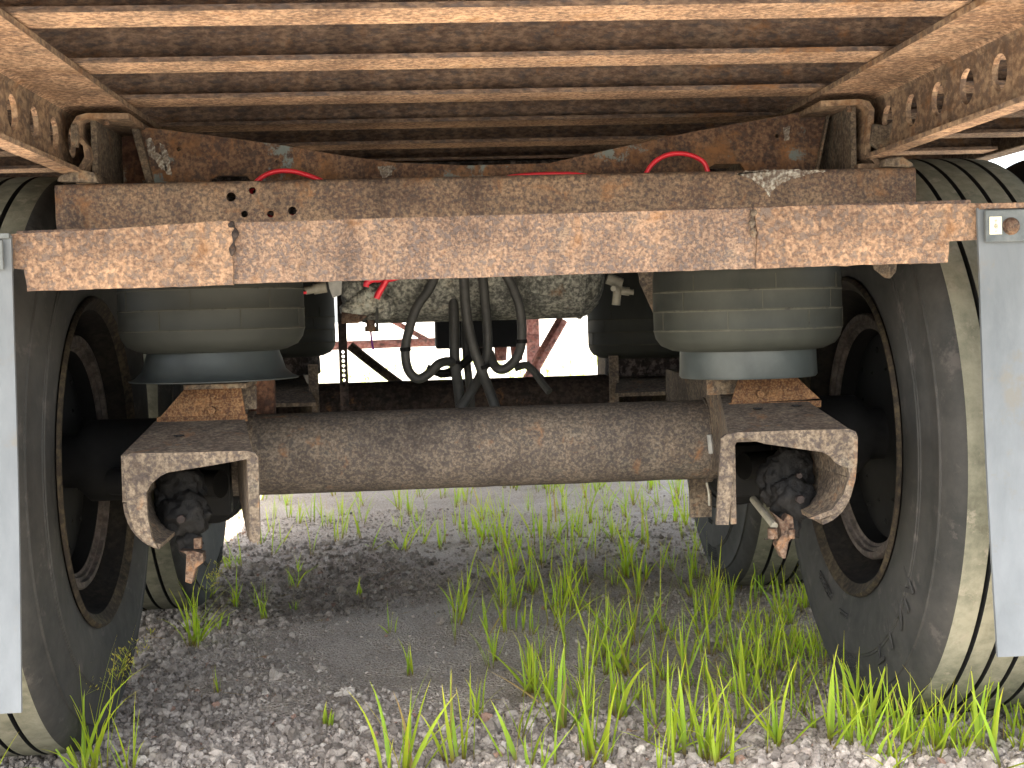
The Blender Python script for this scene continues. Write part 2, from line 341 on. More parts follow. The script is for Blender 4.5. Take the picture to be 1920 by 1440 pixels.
n1 = noise_node(nt, v, 150, 6, 0.75); n2 = noise_node(nt, v, 3.2, 5, 0.6); n3 = noise_node(nt, v, 55, 5, 0.65)
vo = N(nt, 'ShaderNodeTexVoronoi'); vo.inputs['Scale'].default_value = 170; nt.links.new(v, vo.inputs['Vector'])
grain = ramp(nt, n1, [(0.36, (0.25, 0.208, 0.170)), (0.5, (0.55, 0.475, 0.395)), (0.62, (0.76, 0.68, 0.58))])
grain = mix(nt, ramp(nt, n3, [(0.4, 0.0), (0.65, 0.55)]), grain, (0.56, 0.505, 0.45))
grain = mix(nt, mth(nt, 'MULTIPLY', vo.outputs['Color'], 0.5), grain, (0.30, 0.27, 0.25), 'SOFT_LIGHT')
darker = ramp(nt, n2, [(0.42, (1, 1, 1)), (0.60, (0.76, 0.73, 0.71))])
at_ = N(nt, 'ShaderNodeAttribute', attribute_name='darker'); far = N(nt, 'ShaderNodeAttribute', attribute_name='far')
c = mix(nt, 0.6, grain, darker, 'MULTIPLY')
c = mix(nt, at_.outputs['Fac'], c, mix(nt, 1.0, c, (0.50, 0.47, 0.45), 'MULTIPLY'))
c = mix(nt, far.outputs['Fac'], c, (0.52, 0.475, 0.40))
nt.links.new(c, b.inputs['Base Color']); b.inputs['Roughness'].default_value = 0.95; b.inputs['Specular IOR Level'].default_value = 0.15
bump(nt, b, mth(nt, 'ADD', n1, mth(nt, 'MULTIPLY', vo.outputs['Distance'], 1.2)), 1.0, 0.006)
M['ground'] = m
def darkf(x, y):  # soft patches where soil and stones are darkened
    d = 0.55*np.exp(-((x+0.40)/0.16)**2-((y-3.72)/0.18)**2) + 0.35*np.exp(-((x-0.45)/0.45)**2-((y-3.98)/0.12)**2) + 0.55*np.exp(-((x-0.55)/0.26)**2-((y-2.95)/0.26)**2)
    return np.clip(d, 0, 1)
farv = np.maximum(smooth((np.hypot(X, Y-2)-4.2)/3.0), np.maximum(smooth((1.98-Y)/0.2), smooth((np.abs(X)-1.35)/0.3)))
me = mesh_np('ground', np.stack([X, Y, Z], -1).reshape(-1, 3), F, M['ground'], True, {'darker': darkf(X, Y).ravel(), 'far': farv.ravel()})
g = bpy.data.objects.new('ground', me); COL.objects.link(g); g['kind'] = 'structure'; g['label'] = 'bare sandy gravel ground of the yard'

# gravel: thousands of real little stones
m, nt, b = new_mat('gravel_stone'); v = coord(nt)
tn = N(nt, 'ShaderNodeAttribute', attribute_name='tint'); dm = N(nt, 'ShaderNodeAttribute', attribute_name='darker')
c = ramp(nt, tn.outputs['Fac'], [(0.0, (0.15, 0.128, 0.108)), (0.35, (0.24, 0.206, 0.174)), (0.7, (0.39, 0.34, 0.29)), (0.93, (0.50, 0.445, 0.38)), (1.0, (0.30, 0.19, 0.14))])
n1 = noise_node(nt, v, 260, 4, 0.7)
c = mix(nt, 0.5, c, ramp(nt, n1, [(0.35, 0.55), (0.6, 1.15)]), 'MULTIPLY')
c = mix(nt, dm.outputs['Fac'], c, mix(nt, 1.0, c, (0.5, 0.47, 0.45), 'MULTIPLY'))
nt.links.new(c, b.inputs['Base Color']); b.inputs['Roughness'].default_value = 0.95; b.inputs['Specular IOR Level'].default_value = 0.15; bump(nt, b, n1, 0.6, 0.001)
M['stone'] = m
def ico(sub, seed):
    bm = bmesh.new(); bmesh.ops.create_icosphere(bm, subdivisions=sub, radius=1.0)
    for v_ in bm.verts:
        n_ = noise.noise(v_.co*1.1+Vector((seed*7.3, seed*3.1, 0)))*0.55 + noise.noise(v_.co*2.6+Vector((seed*1.3, 9, seed)))*0.45 + noise.noise(v_.co*5.5+Vector((seed*2.3, 5, seed)))*0.25
        v_.co *= 1+n_
    V = np.array([v_.co[:] for v_ in bm.verts]); F_ = np.array([[q.index for q in f.verts] for f in bm.faces]); bm.free(); return V, F_
def scatter(pts, sizes, sub, nvar, sink):
    VV, FF, TT, DD = [], [], [], []; off = 0; var = RNG.integers(0, nvar, len(pts))
    for k in range(nvar):
        V0, F0 = ico(sub, k+sub*10); sel = np.where(var == k)[0]; n = len(sel)
        if not n: continue
        q = RNG.normal(size=(n, 4)); q /= np.linalg.norm(q, axis=1)[:, None]; w, x, y, z = q.T
        Rm = np.stack([1-2*(y*y+z*z), 2*(x*y-z*w), 2*(x*z+y*w), 2*(x*y+z*w), 1-2*(x*x+z*z), 2*(y*z-x*w), 2*(x*z-y*w), 2*(y*z+x*w), 1-2*(x*x+y*y)], -1).reshape(n, 3, 3)
        S = sizes[sel][:, None]*RNG.uniform(0.7, 1.2, (n, 3))
        V = np.einsum('nij,vj,nj->nvi', Rm, V0, S) if False else np.einsum('nij,nvj->nvi', Rm, V0[None]*S[:, None, :])
        p = pts[sel]; base = hgt(p[:, 0], p[:, 1])+sizes[sel]*RNG.uniform(sink, 0.65, n)
        V += np.stack([p[:, 0], p[:, 1], base], -1)[:, None, :]
        t = np.clip(RNG.normal(0.48, 0.24, n), 0, 0.95); t[RNG.random(n) < 0.012] = 1.0
        d = darkf(p[:, 0], p[:, 1])*0.8
        VV.append(V.reshape(-1, 3)); TT.append(np.repeat(t, len(V0))); DD.append(np.repeat(d, len(V0)))
        FF.append((F0[None]+(np.arange(n)*len(V0))[:, None, None]+off).reshape(-1, 3)); off += n*len(V0)
    return np.concatenate(VV), np.concatenate(FF), np.concatenate(TT), np.concatenate(DD)
def sample(n, y0, y1, power, thr):
    out = []
    tot = 0
    while tot < n:
        u = RNG.random(n); yy = (y0**(1-power)+u*(y1**(1-power)-y0**(1-power)))**(1/(1-power))
        xx = RNG.uniform(-1, 1, n)*(yy*0.43+0.1)+0.05*yy
        keep = RNG.random(n) < dense(xx, yy)**thr
        clump = 0.5+0.5*np.sin(31*xx+4*np.sin(23*yy))*np.sin(37*yy+3*np.sin(19*xx)); keep &= RNG.random(n) < 0.35+0.65*clump
        p = np.stack([xx[keep], yy[keep]], -1); out.append(p); tot += len(p)
    return np.concatenate(out)[:n]
A = sample(52000, 2.05, 5.6, 1.6, 0.9); sA = RNG.uniform(0.0022, 0.0055, len(A))
Bp = sample(9500, 2.05, 4.8, 1.3, 2.0); sB = np.clip(RNG.lognormal(math.log(0.0068), 0.28, len(Bp)), 0.004, 0.014)
Cp = np.array([(-0.612, 2.431), (-0.426, 2.516), (-0.282, 2.700), (0.078, 2.691), (0.078, 2.554), (0.038, 2.724), (-0.344, 2.457), (-0.571, 2.522), (-0.279, 2.835), (-0.231, 2.710), (0.387, 2.392), (-0.098, 2.375), (-0.347, 3.020)]); sC = RNG.uniform(0.010, 0.016, len(Cp))
va, fa, ta, da = scatter(A, sA, 1, 8, 0.0); vb, fb, tb, db = scatter(Bp, sB, 2, 8, 0.1); vc, fc, tc, dc = scatter(Cp, sC, 3, 4, 0.3); tc[:] = np.clip(tc, 0.5, 0.9)
va_ = np.concatenate([va, vb, vc]); ff_ = np.concatenate([fa, fb+len(va), fc+len(va)+len(vb)])
me = mesh_np('gravel', va_, ff_, M['stone'], False, {'tint': np.concatenate([ta, tb, tc]), 'darker': np.concatenate([da, db, dc])})
o = bpy.data.objects.new('gravel', me); COL.objects.link(o); o['kind'] = 'stuff'; o['label'] = 'loose grey and pinkish gravel stones strewn over the ground'; o['category'] = 'gravel'

# ------------------------------------------------------------------ trailer body
def part_label(o, s): o['label'] = s; return o
trailer = empty('semi_trailer', (0, 5.0, 1.0), None, 'rusty steel underside of a flatbed semi trailer, seen from behind between its wheels', 'trailer')
def crossmember(y):
    bm = bmesh.new(); z0 = 1.101; h = 0.105; w = 0.0415; prof = []
    tw, tf, rr = 0.0035, 0.007, 0.012
    # I-section outline, y then z, with root fillets
    half = [(w, 0), (w, tf)] + [(tw+rr-rr*math.sin(a), tf+rr-rr*math.cos(a)) for a in (0.0, 0.5, 1.0, 1.57)] + [(tw, h-tf), (w, h-tf), (w, h)]
    prof = half + [(-a, b) for a, b in half[::-1]]
    prism_x(bm, [(y+a, z0+b) for a, b in prof], -1.24, 1.24)
    return bm
cm0 = finish('crossmember', crossmember(1.657), ['cross', 'soffit_bounce'], trailer, rough=(0.03, 0.0007))
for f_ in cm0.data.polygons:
    if f_.normal.z < -0.6 and f_.center.z < -0.045: f_.material_index = 1  # bounce light painted on the flange underside
for k in list(range(-1, 0)) + list(range(1, 24)):
    c_ = cm0.copy(); COL.objects.link(c_); c_.location = cm0.location + Vector((0, 0.3075*k, 0))
bm = bmesh.new(); bx(bm, -1.24, 1.24, 1.18, 9.2, 1.209, 1.245); finish('deck', bm, 'wood', trailer)
for s in (-1, 1):
    bm = bmesh.new(); bx(bm, s*1.245 if s > 0 else -1.30, 1.30 if s > 0 else -1.245, 1.18, 9.2, 1.095, 1.25); finish('side_rail', bm, 'rail', trailer, bevel=0.004)
bm = bmesh.new(); bx(bm, -1.24, 1.24, 8.9, 9.0, 0.95, 1.2); finish('front_sill', bm, 'dark_rust', trailer)
holes = [1.662+0.1085*k for k in range(-5, 30)]
for s in (-1, 1):
    bm = bmesh.new(); off = 0.008 if s < 0 else 0.0
    hs = [h+(0.083-0.108 if s < 0 else 0) for h in holes]
    X0 = 0.655
    holed_strip(bm, 1.0, 5.0, 1.004, 1.080, hs, 0.0245, lambda u, v_, w: (s*(X0+w), u, v_), 0.008, vc=1.043)
    sec = [(X0, 1.0795), (X0-0.003, 1.086), (X0-0.011, 1.0895), (0.555, 1.0900), (0.555, 1.0985), (X0-0.009, 1.0985), (X0+0.003, 1.095), (X0+0.008, 1.0865), (X0+0.008, 1.0795)]
    prism_y(bm, [(s*a, b_) for a, b_ in sec], 1.0, 5.0)
    low = [(X0+0.008, 1.0045), (X0+0.0085, 0.996), (X0+0.005, 0.988), (X0-0.004, 0.984), (X0-0.034, 0.984), (X0-0.034, 0.991), (X0-0.008, 0.992), (X0-0.001, 0.996), (X0, 1.0045)]
    prism_y(bm, [(s*a, b_) for a, b_ in low], 1.0, 5.0)
    r_ = finish('slide_rail', bm, ['rail', 'soffit_bounce'], trailer, rough=(0.05, 0.0006))
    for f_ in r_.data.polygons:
        if f_.normal.z < -0.6: f_.material_index = 1  # downward faces get the rust with bounce light in its colour
# landing gear and braces seen far forward through the gap
leg_y = 7.2
for x in (-0.80, 0.475):
    bm = bmesh.new(); bx(bm, x-0.032, x+0.032, leg_y, leg_y+0.1, 0.25, 1.1); bx(bm, x-0.12, x+0.12, leg_y-0.06, leg_y+0.16, 0.22, 0.25); finish('landing_leg', bm, 'red_rust', trailer, bevel=0.003)
bm = bmesh.new(); tube(bm, [(-0.7304, 7.1000, 0.6206), (0.4935, 7.1000, 0.6325)], 0.022, 8, curve=False); finish('leg_crossbar', bm, 'red_rust', trailer, smooth=True)
bm = bmesh.new(); tube(bm, [(-0.5059, 7.1000, 0.8934), (-0.0673, 7.1000, 0.6318)], 0.014, 8, curve=False); finish('brace', bm, 'red_rust', trailer, smooth=True)
bm = bmesh.new(); tube(bm, [(0.4266, 5.2000, 0.7317), (0.2793, 5.2000, 0.4909)], 0.022, 8, curve=False); finish('brace', bm, 'red_rust', trailer, smooth=True)
p0, p1 = (-0.0554, 5.0000, 0.8939), (0.2682, 5.0000, 0.6357)
bm = bmesh.new(); bx(bm, p0[0], p1[0], 5.0, 5.3, p1[2], p0[2]+0.12); finish('hanging_box', bm, 'black', trailer, bevel=0.008)
bm = bmesh.new()
for px0, px1 in ((893, 912), (922, 945), (960, 978)):
    pass
a_, b_ = (0.0944, 5.1000, 0.6289), (0.2743, 5.1000, 0.5844)
for k in range(3):
    x = a_[0]+(b_[0]-a_[0])*(k+0.5)/3; lathe(bm, [(-0.045, 0.001), (-0.045, 0.02), (0.0, 0.024), (0.05, 0.024), (0.05, 0.001)], (x, 5.1, a_[2]), 'z', 12)
finish('drain_cup', bm, 'red_rust', trailer, smooth=True)
# far braced frame struts of the front bogie seen low in the gap
bm = bmesh.new(); tube(bm, [(-0.3259, 4.3000, 0.6693), (-0.2557, 4.3000, 0.6097), (-0.1723, 4.3000, 0.5428), (-0.1111, 4.3000, 0.4947)], 0.0145, 8); part_label(finish('brake_pipe', bm, 'arm', trailer, smooth=True), 'brown pipe slanting down behind the perforated strap')
bm = bmesh.new(); tube(bm, [(0.2150, 4.3000, 0.5977), (0.2474, 4.3000, 0.5668), (0.3043, 4.3000, 0.5069)], 0.012, 8); finish('brake_pipe', bm, 'hose', trailer, smooth=True)

# ------------------------------------------------------------------ bogie
bogie = empty('wheel_bogie', (0, 3.235, GZ), None, 'rusty tandem axle slider bogie with dual wheels, air springs and mud flaps under the flatbed', 'bogie')

# C-section bogie rails with torn rear ends
for s in (-1, 1):
    bm = bmesh.new(); t = 0.009
    path = [(s*x, z) for x, z in ((0.556, 1.083), (0.62, 1.084), (0.636, 1.080), (0.643, 1.068), (0.641, 1.045), (0.628, 1.028), (0.626, 1.010), (0.636, 0.994), (0.648, 0.980), (0.640, 0.968), (0.612, 0.966))] if s < 0 else \
           [(s*x, z) for x, z in ((0.556, 1.083), (0.62, 1.085), (0.636, 1.081), (0.644, 1.068), (0.641, 1.040), (0.637, 1.012), (0.636, 0.995), (0.650, 0.980), (0.668, 0.971), (0.640, 0.966), (0.615, 0.966))]
    prism_y(bm, thick_profile(path, t if s < 0 else -t), 2.21, 5.0)
    for v_ in bm.verts:
        v_.co.x -= s*0.008
        if v_.co.z > 1.03: v_.co.z -= 0.006
    finish('bogie_rail', bm, 'rail', bogie, rough=(0.05, 0.0012))
    # inner stiffening web of the rail
    bm = bmesh.new(); xa, xb = s*0.603, s*0.612
    bx(bm, min(xa, xb), max(xa, xb), 2.232, 4.6, 0.955, 1.074); finish('rail_web', bm, 'arm', bogie, rough=(0.05, 0.0008))
    bm = bmesh.new()
    if s < 0: prism_y(bm, [(-0.6358, 1.0602), (-0.6260, 1.0609), (-0.6244, 1.0412), (-0.6268, 1.0240), (-0.6364, 1.0259)], 2.203, 2.215)
    else: prism_y(bm, [(0.6289, 1.0376), (0.6498, 1.0338), (0.6603, 1.0404), (0.6638, 1.0369), (0.6599, 1.0115), (0.6561, 0.9877), (0.6404, 0.9931), (0.6249, 1.0053)], 2.196, 2.208)
    finish('torn_tab', bm, 'arm', bogie, bevel=0.002)
    bm = bmesh.new(); x = -0.585 if s < 0 else 0.598
    tube(bm, [(x, 2.222, 1.078), (x, 2.222, 1.060)], 0.0045, 8, curve=False); finish('pin', bm, 'clevis', bogie, smooth=True)
    # bottom foot plate resting on the rear crossbeam
    bm = bmesh.new()
    prism_y(bm, [(-0.6556, 0.9711), (-0.6520, 0.9792), (-0.6209, 0.9884), (-0.5985, 0.9830), (-0.5943, 0.9682)] if s < 0 else [(0.6411, 0.9682), (0.6438, 0.9800), (0.6718, 0.9837), (0.6891, 0.9723), (0.6907, 0.9663)], 2.186, 2.30)
    finish('foot_plate', bm, 'arm', bogie, bevel=0.002, rough=(0.02, 0.001))
# rear crossbeam: pressed channel with rolled lower edge and punched holes
bm = bmesh.new()
prof = [(2.215, 0.966), (2.20, 0.966), (2.192, 0.963)]
sec = [(2.40, 0.9675), (2.206, 0.9675), (2.198, 0.9655), (2.195, 0.960), (2.195, 0.918), (2.197, 0.904), (2.203, 0.890), (2.214, 0.879), (2.230, 0.872), (2.250, 0.868), (2.40, 0.868)]
poly = thick_profile(sec, 0.007)
tilt = lambda x: 0.0026*x/0.68
prism_x(bm, poly, -0.662, 0.697)
hat = finish('rear_crossbeam', bm, 'hat', bogie, rough=(0.02, 0.0009))
def punch(parent, x, z, y, r, depth=0.012):
    pass
for hx, hy, hr in ((433,369,8.5), (473,357,6), (458,401,6), (507,401,6.5), (548,395,7)):
    pass
HOLES = [((-0.3929, 0.9422), 0.0074, 'hat'), ((-0.3597, 0.9514), 0.0056, 'hat'), ((-0.3733, 0.9153), 0.0055, 'hat'), ((-0.3330, 0.9144), 0.0055, 'hat'), ((-0.2989, 0.9187), 0.0068, 'hat')]
def cut_holes(o, items, y0=-1.0, y1=1.0, axis='y'):
    """bolt holes really drilled through with a boolean"""
    bm = bmesh.new(); org = WO[o.name]
    for (x, z), r, _ in items:
        prism_y(bm, [(x+r*math.cos(k*math.pi/9), z+r*math.sin(k*math.pi/9)) for k in range(18)], y0, y1) if axis == 'y' else None
    bmesh.ops.recalc_face_normals(bm, faces=bm.faces)
    me = bpy.data.meshes.new('cutter'); bm.to_mesh(me); bm.free(); c = bpy.data.objects.new('cutter', me); COL.objects.link(c)
    md = o.modifiers.new('holes', 'BOOLEAN'); md.operation = 'DIFFERENCE'; md.object = c; md.solver = 'EXACT'
    dg = bpy.context.evaluated_depsgraph_get(); dg.update(); new = bpy.data.meshes.new_from_object(o.evaluated_get(dg))
    o.modifiers.remove(md); o.data = new; bpy.data.objects.remove(c)
cut_holes(hat, HOLES, 2.18, 2.215)
# peeled V-shaped scab of old grey coating on the crossbeam
bm = bmesh.new()
RG = np.random.default_rng(3)
def ragged(pts, y0, y1, amp, n=9):
    out = []
    for (ax, az), (bx_, bz) in zip(pts, pts[1:]+pts[:1]):
        for k in range(n):
            t = k/n; out.append((ax+(bx_-ax)*t+RG.normal()*amp, az+(bz-az)*t+RG.normal()*amp))
    prism_y(bm, out, y0, y1)
ragged([(0.4041, 0.9623), (0.4429, 0.9666), (0.5077, 0.9662), (0.5493, 0.9636), (0.5075, 0.9552), (0.4797, 0.9473), (0.4639, 0.9349), (0.4560, 0.9240), (0.4485, 0.9386), (0.4314, 0.9508)], 2.1932, 2.1945, 0.0009)
part_label(finish('coating_scab', bm, 'scab', bogie), 'patch of peeled whitish grey coating')

# V-topped gusset plate behind the crossbeam
bm = bmesh.new()
top = [(-0.5654, 1.0751), (-0.5153, 1.0680), (-0.3503, 1.0431), (-0.2277, 1.0204), (-0.1395, 1.0063), (-0.0148, 0.9994), (0.1200, 1.0003), (0.2290, 1.0223), (0.3660, 1.0484), (0.5315, 1.0751), (0.6037, 1.0900)]
bot = [(0.5740, 0.9697), (0.4515, 0.9721), (0.4517, 0.9848), (0.4454, 0.9939), (0.4014, 0.9930), (0.3922, 0.9877), (0.3918, 0.9707), (-0.3722, 0.9695), (-0.3771, 0.9802), (-0.3855, 0.9892), (-0.4310, 0.9910), (-0.4435, 0.9851), (-0.4467, 0.9684), (-0.5419, 0.9643)]
prism_y(bm, top+bot, 2.34, 2.350)
gp = finish('gusset_plate', bm, 'plate', bogie, rough=(0.02, 0.0008))
cut_holes(gp, [((-0.4948, 1.0353), 0.0035, 0), ((-0.3338, 1.0119), 0.003, 0), ((0.5097, 1.0386), 0.0038, 0)], 2.33, 2.36)
for s, pts in ((-1, [(-0.6414, 1.1037), (-0.5716, 1.1043), (-0.5439, 0.9371), (-0.6463, 0.9393)]), (1, [(0.6107, 1.1078), (0.6892, 1.1102), (0.6866, 0.9381), (0.5888, 0.9401)])):
    bm = bmesh.new(); prism_y(bm, pts, 2.42, 2.428); finish('corner_panel', bm, 'panel', bogie, rough=(0.03, 0.0008))
for pts in ([(-0.5486, 1.0518), (-0.5380, 1.0551), (-0.5320, 1.0314), (-0.5210, 1.0250), (-0.5141, 1.0004), (-0.5244, 1.0023), (-0.5343, 1.0183), (-0.5444, 1.0255)], [(-0.5262, 1.0461), (-0.5177, 1.0425), (-0.5099, 1.0178), (-0.5075, 0.9915), (-0.5160, 0.9960), (-0.5220, 1.0215)], [(-0.1680, 1.0005), (-0.1431, 1.0018), (-0.1455, 0.9841), (-0.1615, 0.9809)], [(0.5214, 1.0516), (0.5324, 1.0550), (0.5302, 1.0316), (0.5228, 1.0300)]):
    bm = bmesh.new(); ragged(pts, 2.3388, 2.3398, 0.0007, 6); part_label(finish('coating_scab', bm, 'scab', bogie), 'small patch of old grey coating on the gusset plate')
# grey end flange strips folded off the gusset plate
for pts in ([(-0.5696, 1.0745), (-0.5559, 1.0707), (-0.5337, 0.9724), (-0.5459, 0.9727)], [(0.5985, 1.0929), (0.6022, 1.0929), (0.5763, 0.9763), (0.5717, 0.9764)]):
    bm = bmesh.new(); prism_y(bm, pts, 2.325, 2.3385); finish('plate_edge', bm, 'arm', bogie, bevel=0.001)

# flap bar: three overlapping lengths of heavy rusted angle, slightly out of level
TL = R(0.45)
def tiltpt(p): return p
bar = empty('flap_bar', (0, 1.95, 0.84), bogie)
def bar_piece(name, poly, y0, y1, mat, amp):
    bm = bmesh.new(); prism_y(bm, poly, y0, y1); return finish(name, bm, mat, bar, rough=(0.008, amp))
bar_piece('middle_plate', [(-0.3596, 0.8839), (-0.0164, 0.8866), (0.3760, 0.8877), (0.3744, 0.8032), (-0.0188, 0.8002), (-0.3626, 0.8000)], 1.950, 1.959, 'beam', 0.0011)
bar_piece('end_plate', [(-0.6718, 0.8747), (-0.5303, 0.8787), (-0.3661, 0.8867), (-0.3561, 0.8821), (-0.3561, 0.8600), (-0.3604, 0.8417), (-0.3606, 0.7983), (-0.4974, 0.7974), (-0.6401, 0.7967), (-0.6431, 0.8267), (-0.6588, 0.8285), (-0.6723, 0.8310)], 1.943, 1.952, 'beam_end', 0.0016)
bar_piece('end_plate', [(0.3717, 0.8874), (0.4376, 0.8897), (0.5920, 0.8879), (0.7088, 0.8876), (0.7083, 0.8367), (0.6528, 0.8350), (0.6501, 0.8046), (0.5133, 0.8042), (0.3731, 0.8023), (0.3756, 0.8505)], 1.943, 1.952, 'beam_end', 0.0016)
bm = bmesh.new(); hexa(bm, [(-0.655, 1.953, 0.872), (0.69, 1.953, 0.886), (0.69, 1.953, 0.894), (-0.655, 1.953, 0.880), (-0.655, 2.02, 0.872), (0.69, 2.02, 0.886), (0.69, 2.02, 0.894), (-0.655, 2.02, 0.880)])
finish('top_leg', bm, 'beam', bar, bevel=0.002)
for x, z in ((441, 446), (1416, 448)):
    pass
for pts in ([(-0.3632, 1.9440, 0.8836), (-0.3555, 1.9440, 0.8746), (-0.3583, 1.9440, 0.8563), (-0.3619, 1.9440, 0.8381)], [(0.3714, 1.9440, 0.8858), (0.3680, 1.9440, 0.8656), (0.3707, 1.9440, 0.8468)]):
    bm = bmesh.new(); tube(bm, pts, lambda t: 0.0035+0.002*math.sin(t*17), 8); finish('weld_bead', bm, 'dark_rust' if pts[0][0] < 0 else 'arm', bar, smooth=True)
for x in (-0.62, 0.62):
    bm = bmesh.new(); bx(bm, x-0.02, x+0.02, 1.962, 2.24, 0.852, 0.866); finish('bar_bracket', bm, 'dark_rust', bar)

# mud flaps
for s in (-1, 1):
    if s < 0: root_x = -0.80; xi_t, xi_b = -0.6545, -0.668; zt, zb = 0.872, 0.218; yb = 1.93
    else: root_x = 0.82; xi_t, xi_b = 0.688, 0.710; zt, zb = 0.880, 0.236; yb = 1.93
    flap = empty('mud_flap', (root_x, 1.93, zt), bogie)
    bm = bmesh.new(); n = 26; W_ = 0.60; xo = s*(abs(xi_t)+W_); cols = 14
    rows = []
    for k in range(n+1):
        t = k/n; z = zt+(zb-zt)*t; xi = xi_t+(xi_b-xi_t)*t; row = []
        for j in range(cols+1):
            u = j/cols; x = xi+(xo-xi)*u
            y = 1.928 + 0.010*math.sin(t*2.6+0.6)*t - 0.012*math.sin(u*3.0)*t*t + 0.003*math.sin(9*u+5*t)*t
            row.append((x, y, z+0.006*u*s*(1 if s > 0 else 0)*t))
        rows.append(row)
    fr = [[bm.verts.new(p) for p in r_] for r_ in rows]; bk = [[bm.verts.new((p[0], p[1]+0.006, p[2])) for p in r_] for r_ in rows]
    for a in range(n):
        for c2 in range(cols):
            bm.faces.new((fr[a][c2], fr[a][c2+1], fr[a+1][c2+1], fr[a+1][c2])); bm.faces.new((bk[a][c2], bk[a+1][c2], bk[a+1][c2+1], bk[a][c2+1]))
    for a in range(n):
        bm.faces.new((fr[a][0], fr[a+1][0], bk[a+1][0], bk[a][0])); bm.faces.new((fr[a][cols], bk[a][cols], bk[a+1][cols], fr[a+1][cols]))
    for c2 in range(cols):
        bm.faces.new((fr[0][c2], bk[0][c2], bk[0][c2+1], fr[0][c2+1])); bm.faces.new((fr[n][c2], fr[n][c2+1], bk[n][c2+1], bk[n][c2]))
    finish('rubber_sheet', bm, 'flap', flap, smooth=True)
    bm = bmesh.new()
    if s > 0: bx(bm, 0.6955, 1.24, 1.917, 1.924, 0.831, 0.876)
    else: bx(bm, -1.24, -0.6635, 1.917, 1.924, 0.826, 0.866)
    finish('clamp_plate', bm, 'clamp', flap, bevel=0.0015)
    bm = bmesh.new()
    if s > 0: bx(bm, 0.690, 1.24, 1.92, 1.93, 0.878, 0.886)
    else: bx(bm, -1.24, -0.655, 1.92, 1.93, 0.868, 0.875)
    finish('clamp_lip', bm, 'beam_end' if s > 0 else 'clamp', flap, bevel=0.001)
    for q in range(4):
        bm = bmesh.new(); bxp = (0.7318+0.15*q) if s > 0 else (-0.75-0.15*q); bzp = 0.8525
        lathe(bm, [(0, 0.0125), (0.002, 0.0125), (0.003, 0.0105), (0.006, 0.0105), (0.0085, 0.0085), (0.0095, 0.0001)], (0, 0, 0), 'y', 14)
        for v_ in bm.verts: v_.co = Vector((bxp+v_.co.x, 1.917-v_.co.y, bzp+v_.co.z))
        finish('bolt', bm, 'clevis', flap, smooth=True)
    if s > 0:
        bm = bmesh.new(); bx(bm, 0.7005, 0.7185, 1.9158, 1.9166, 0.8415, 0.8665); finish('sticker', bm, 'sticker', flap, bevel=0.0004)
        bm = bmesh.new()
        def mark(cx, cz, pts):
            for (ax, az), (bx_, bz) in zip(pts, pts[1:]):
                d = Vector((bx_-ax, bz-az)); nn_ = Vector((-d.y, d.x)).normalized()*0.00035
                prism_y(bm, [(cx+ax-nn_.x, cz+az-nn_.y), (cx+bx_-nn_.x, cz+bz-nn_.y), (cx+bx_+nn_.x, cz+bz+nn_.y), (cx+ax+nn_.x, cz+az+nn_.y)], 1.9152, 1.9158)
        u = 0.001
        mark(0.7095, 0.8535, [(0, -4*u), (0, 4*u)]); mark(0.7095, 0.8535, [(-2.5*u, -1*u), (2.5*u, -1*u)]); mark(0.7095, 0.8535, [(-2*u, 1.5*u), (2*u, 1.5*u), (2*u, -3.5*u), (-2*u, -2.5*u), (-2*u, 1.5*u)])
        mark(0.7095, 0.8605, [(-2*u, 0), (2*u, 0.8*u)]); mark(0.7095, 0.8605, [(0, -1.5*u), (0.5*u, 2*u)]); mark(0.7095, 0.8460, [(-2*u, 1*u), (0, -1*u), (2*u, 1*u)])
        finish('sticker_print', bm, 'ink', flap)

# ------------------------------------------------------------------ wheels
TR = 0.523
def tyre_mesh(name, flat):
    """local coordinates: axle along x, inner side at -x; x=0 is the inner sidewall plane"""
    bm = bmesh.new(); w = 0.275; prof = []; mt = []
    rim_r = 0.300
    P = [(0.012, rim_r-0.004), (0.006, rim_r+0.008), (0.002, rim_r+0.03), (-0.003, 0.350), (-0.006, 0.385), (-0.006, 0.410), (-0.004, 0.4115), (-0.004, 0.415), (-0.002, 0.4155), (0.001, 0.445), (0.005, 0.470), (0.004, 0.472), (0.0045, 0.476), (0.008, 0.477), (0.012, 0.495), (0.016, 0.503), (0.020, 0.511), (0.026, TR-0.006)]
    mt += [0]*(len(P)-1)
    tx0, tx1 = 0.033, w-0.033; gw, gd = 0.0085, 0.014; n = 4
    tread = [(tx0, TR-0.002)]; tm = [0]
    pitch = (tx1-tx0)/(n+1)
    for k in range(1, n+1):
        cx = tx0+pitch*k; crown = TR+0.001
        tread += [(cx-gw/2, crown), (cx-gw/2+0.0012, crown-gd), (cx+gw/2-0.0012, crown-gd), (cx+gw/2, crown)]; tm += [1, 2, 2, 2]
    tread += [(tx1, TR-0.002)]; tm += [1]
    P2 = P + tread + [(w-a, r) for a, r in P[::-1]]
    mt = mt + tm + [0]*(len(P)) 
    lathe(bm, P2, (0, 0, 0), 'x', 144, mats=mt)
    for v_ in bm.verts:
        lim = -flat
        if v_.co.z < lim:
            v_.co.z = lim + (v_.co.z-lim)*0.12
        if v_.co.z < -0.38 and abs(v_.co.y) < 0.3:
            k = (-(v_.co.z)-0.38)/0.14*(1-abs(v_.co.y)/0.3); v_.co.x += (v_.co.x-w/2)*0.05*k
    o = finish(name, bm, ['sidewall', 'tread', 'groove'], None, smooth=True, origin=(0, 0, 0), angle=40)
    return o
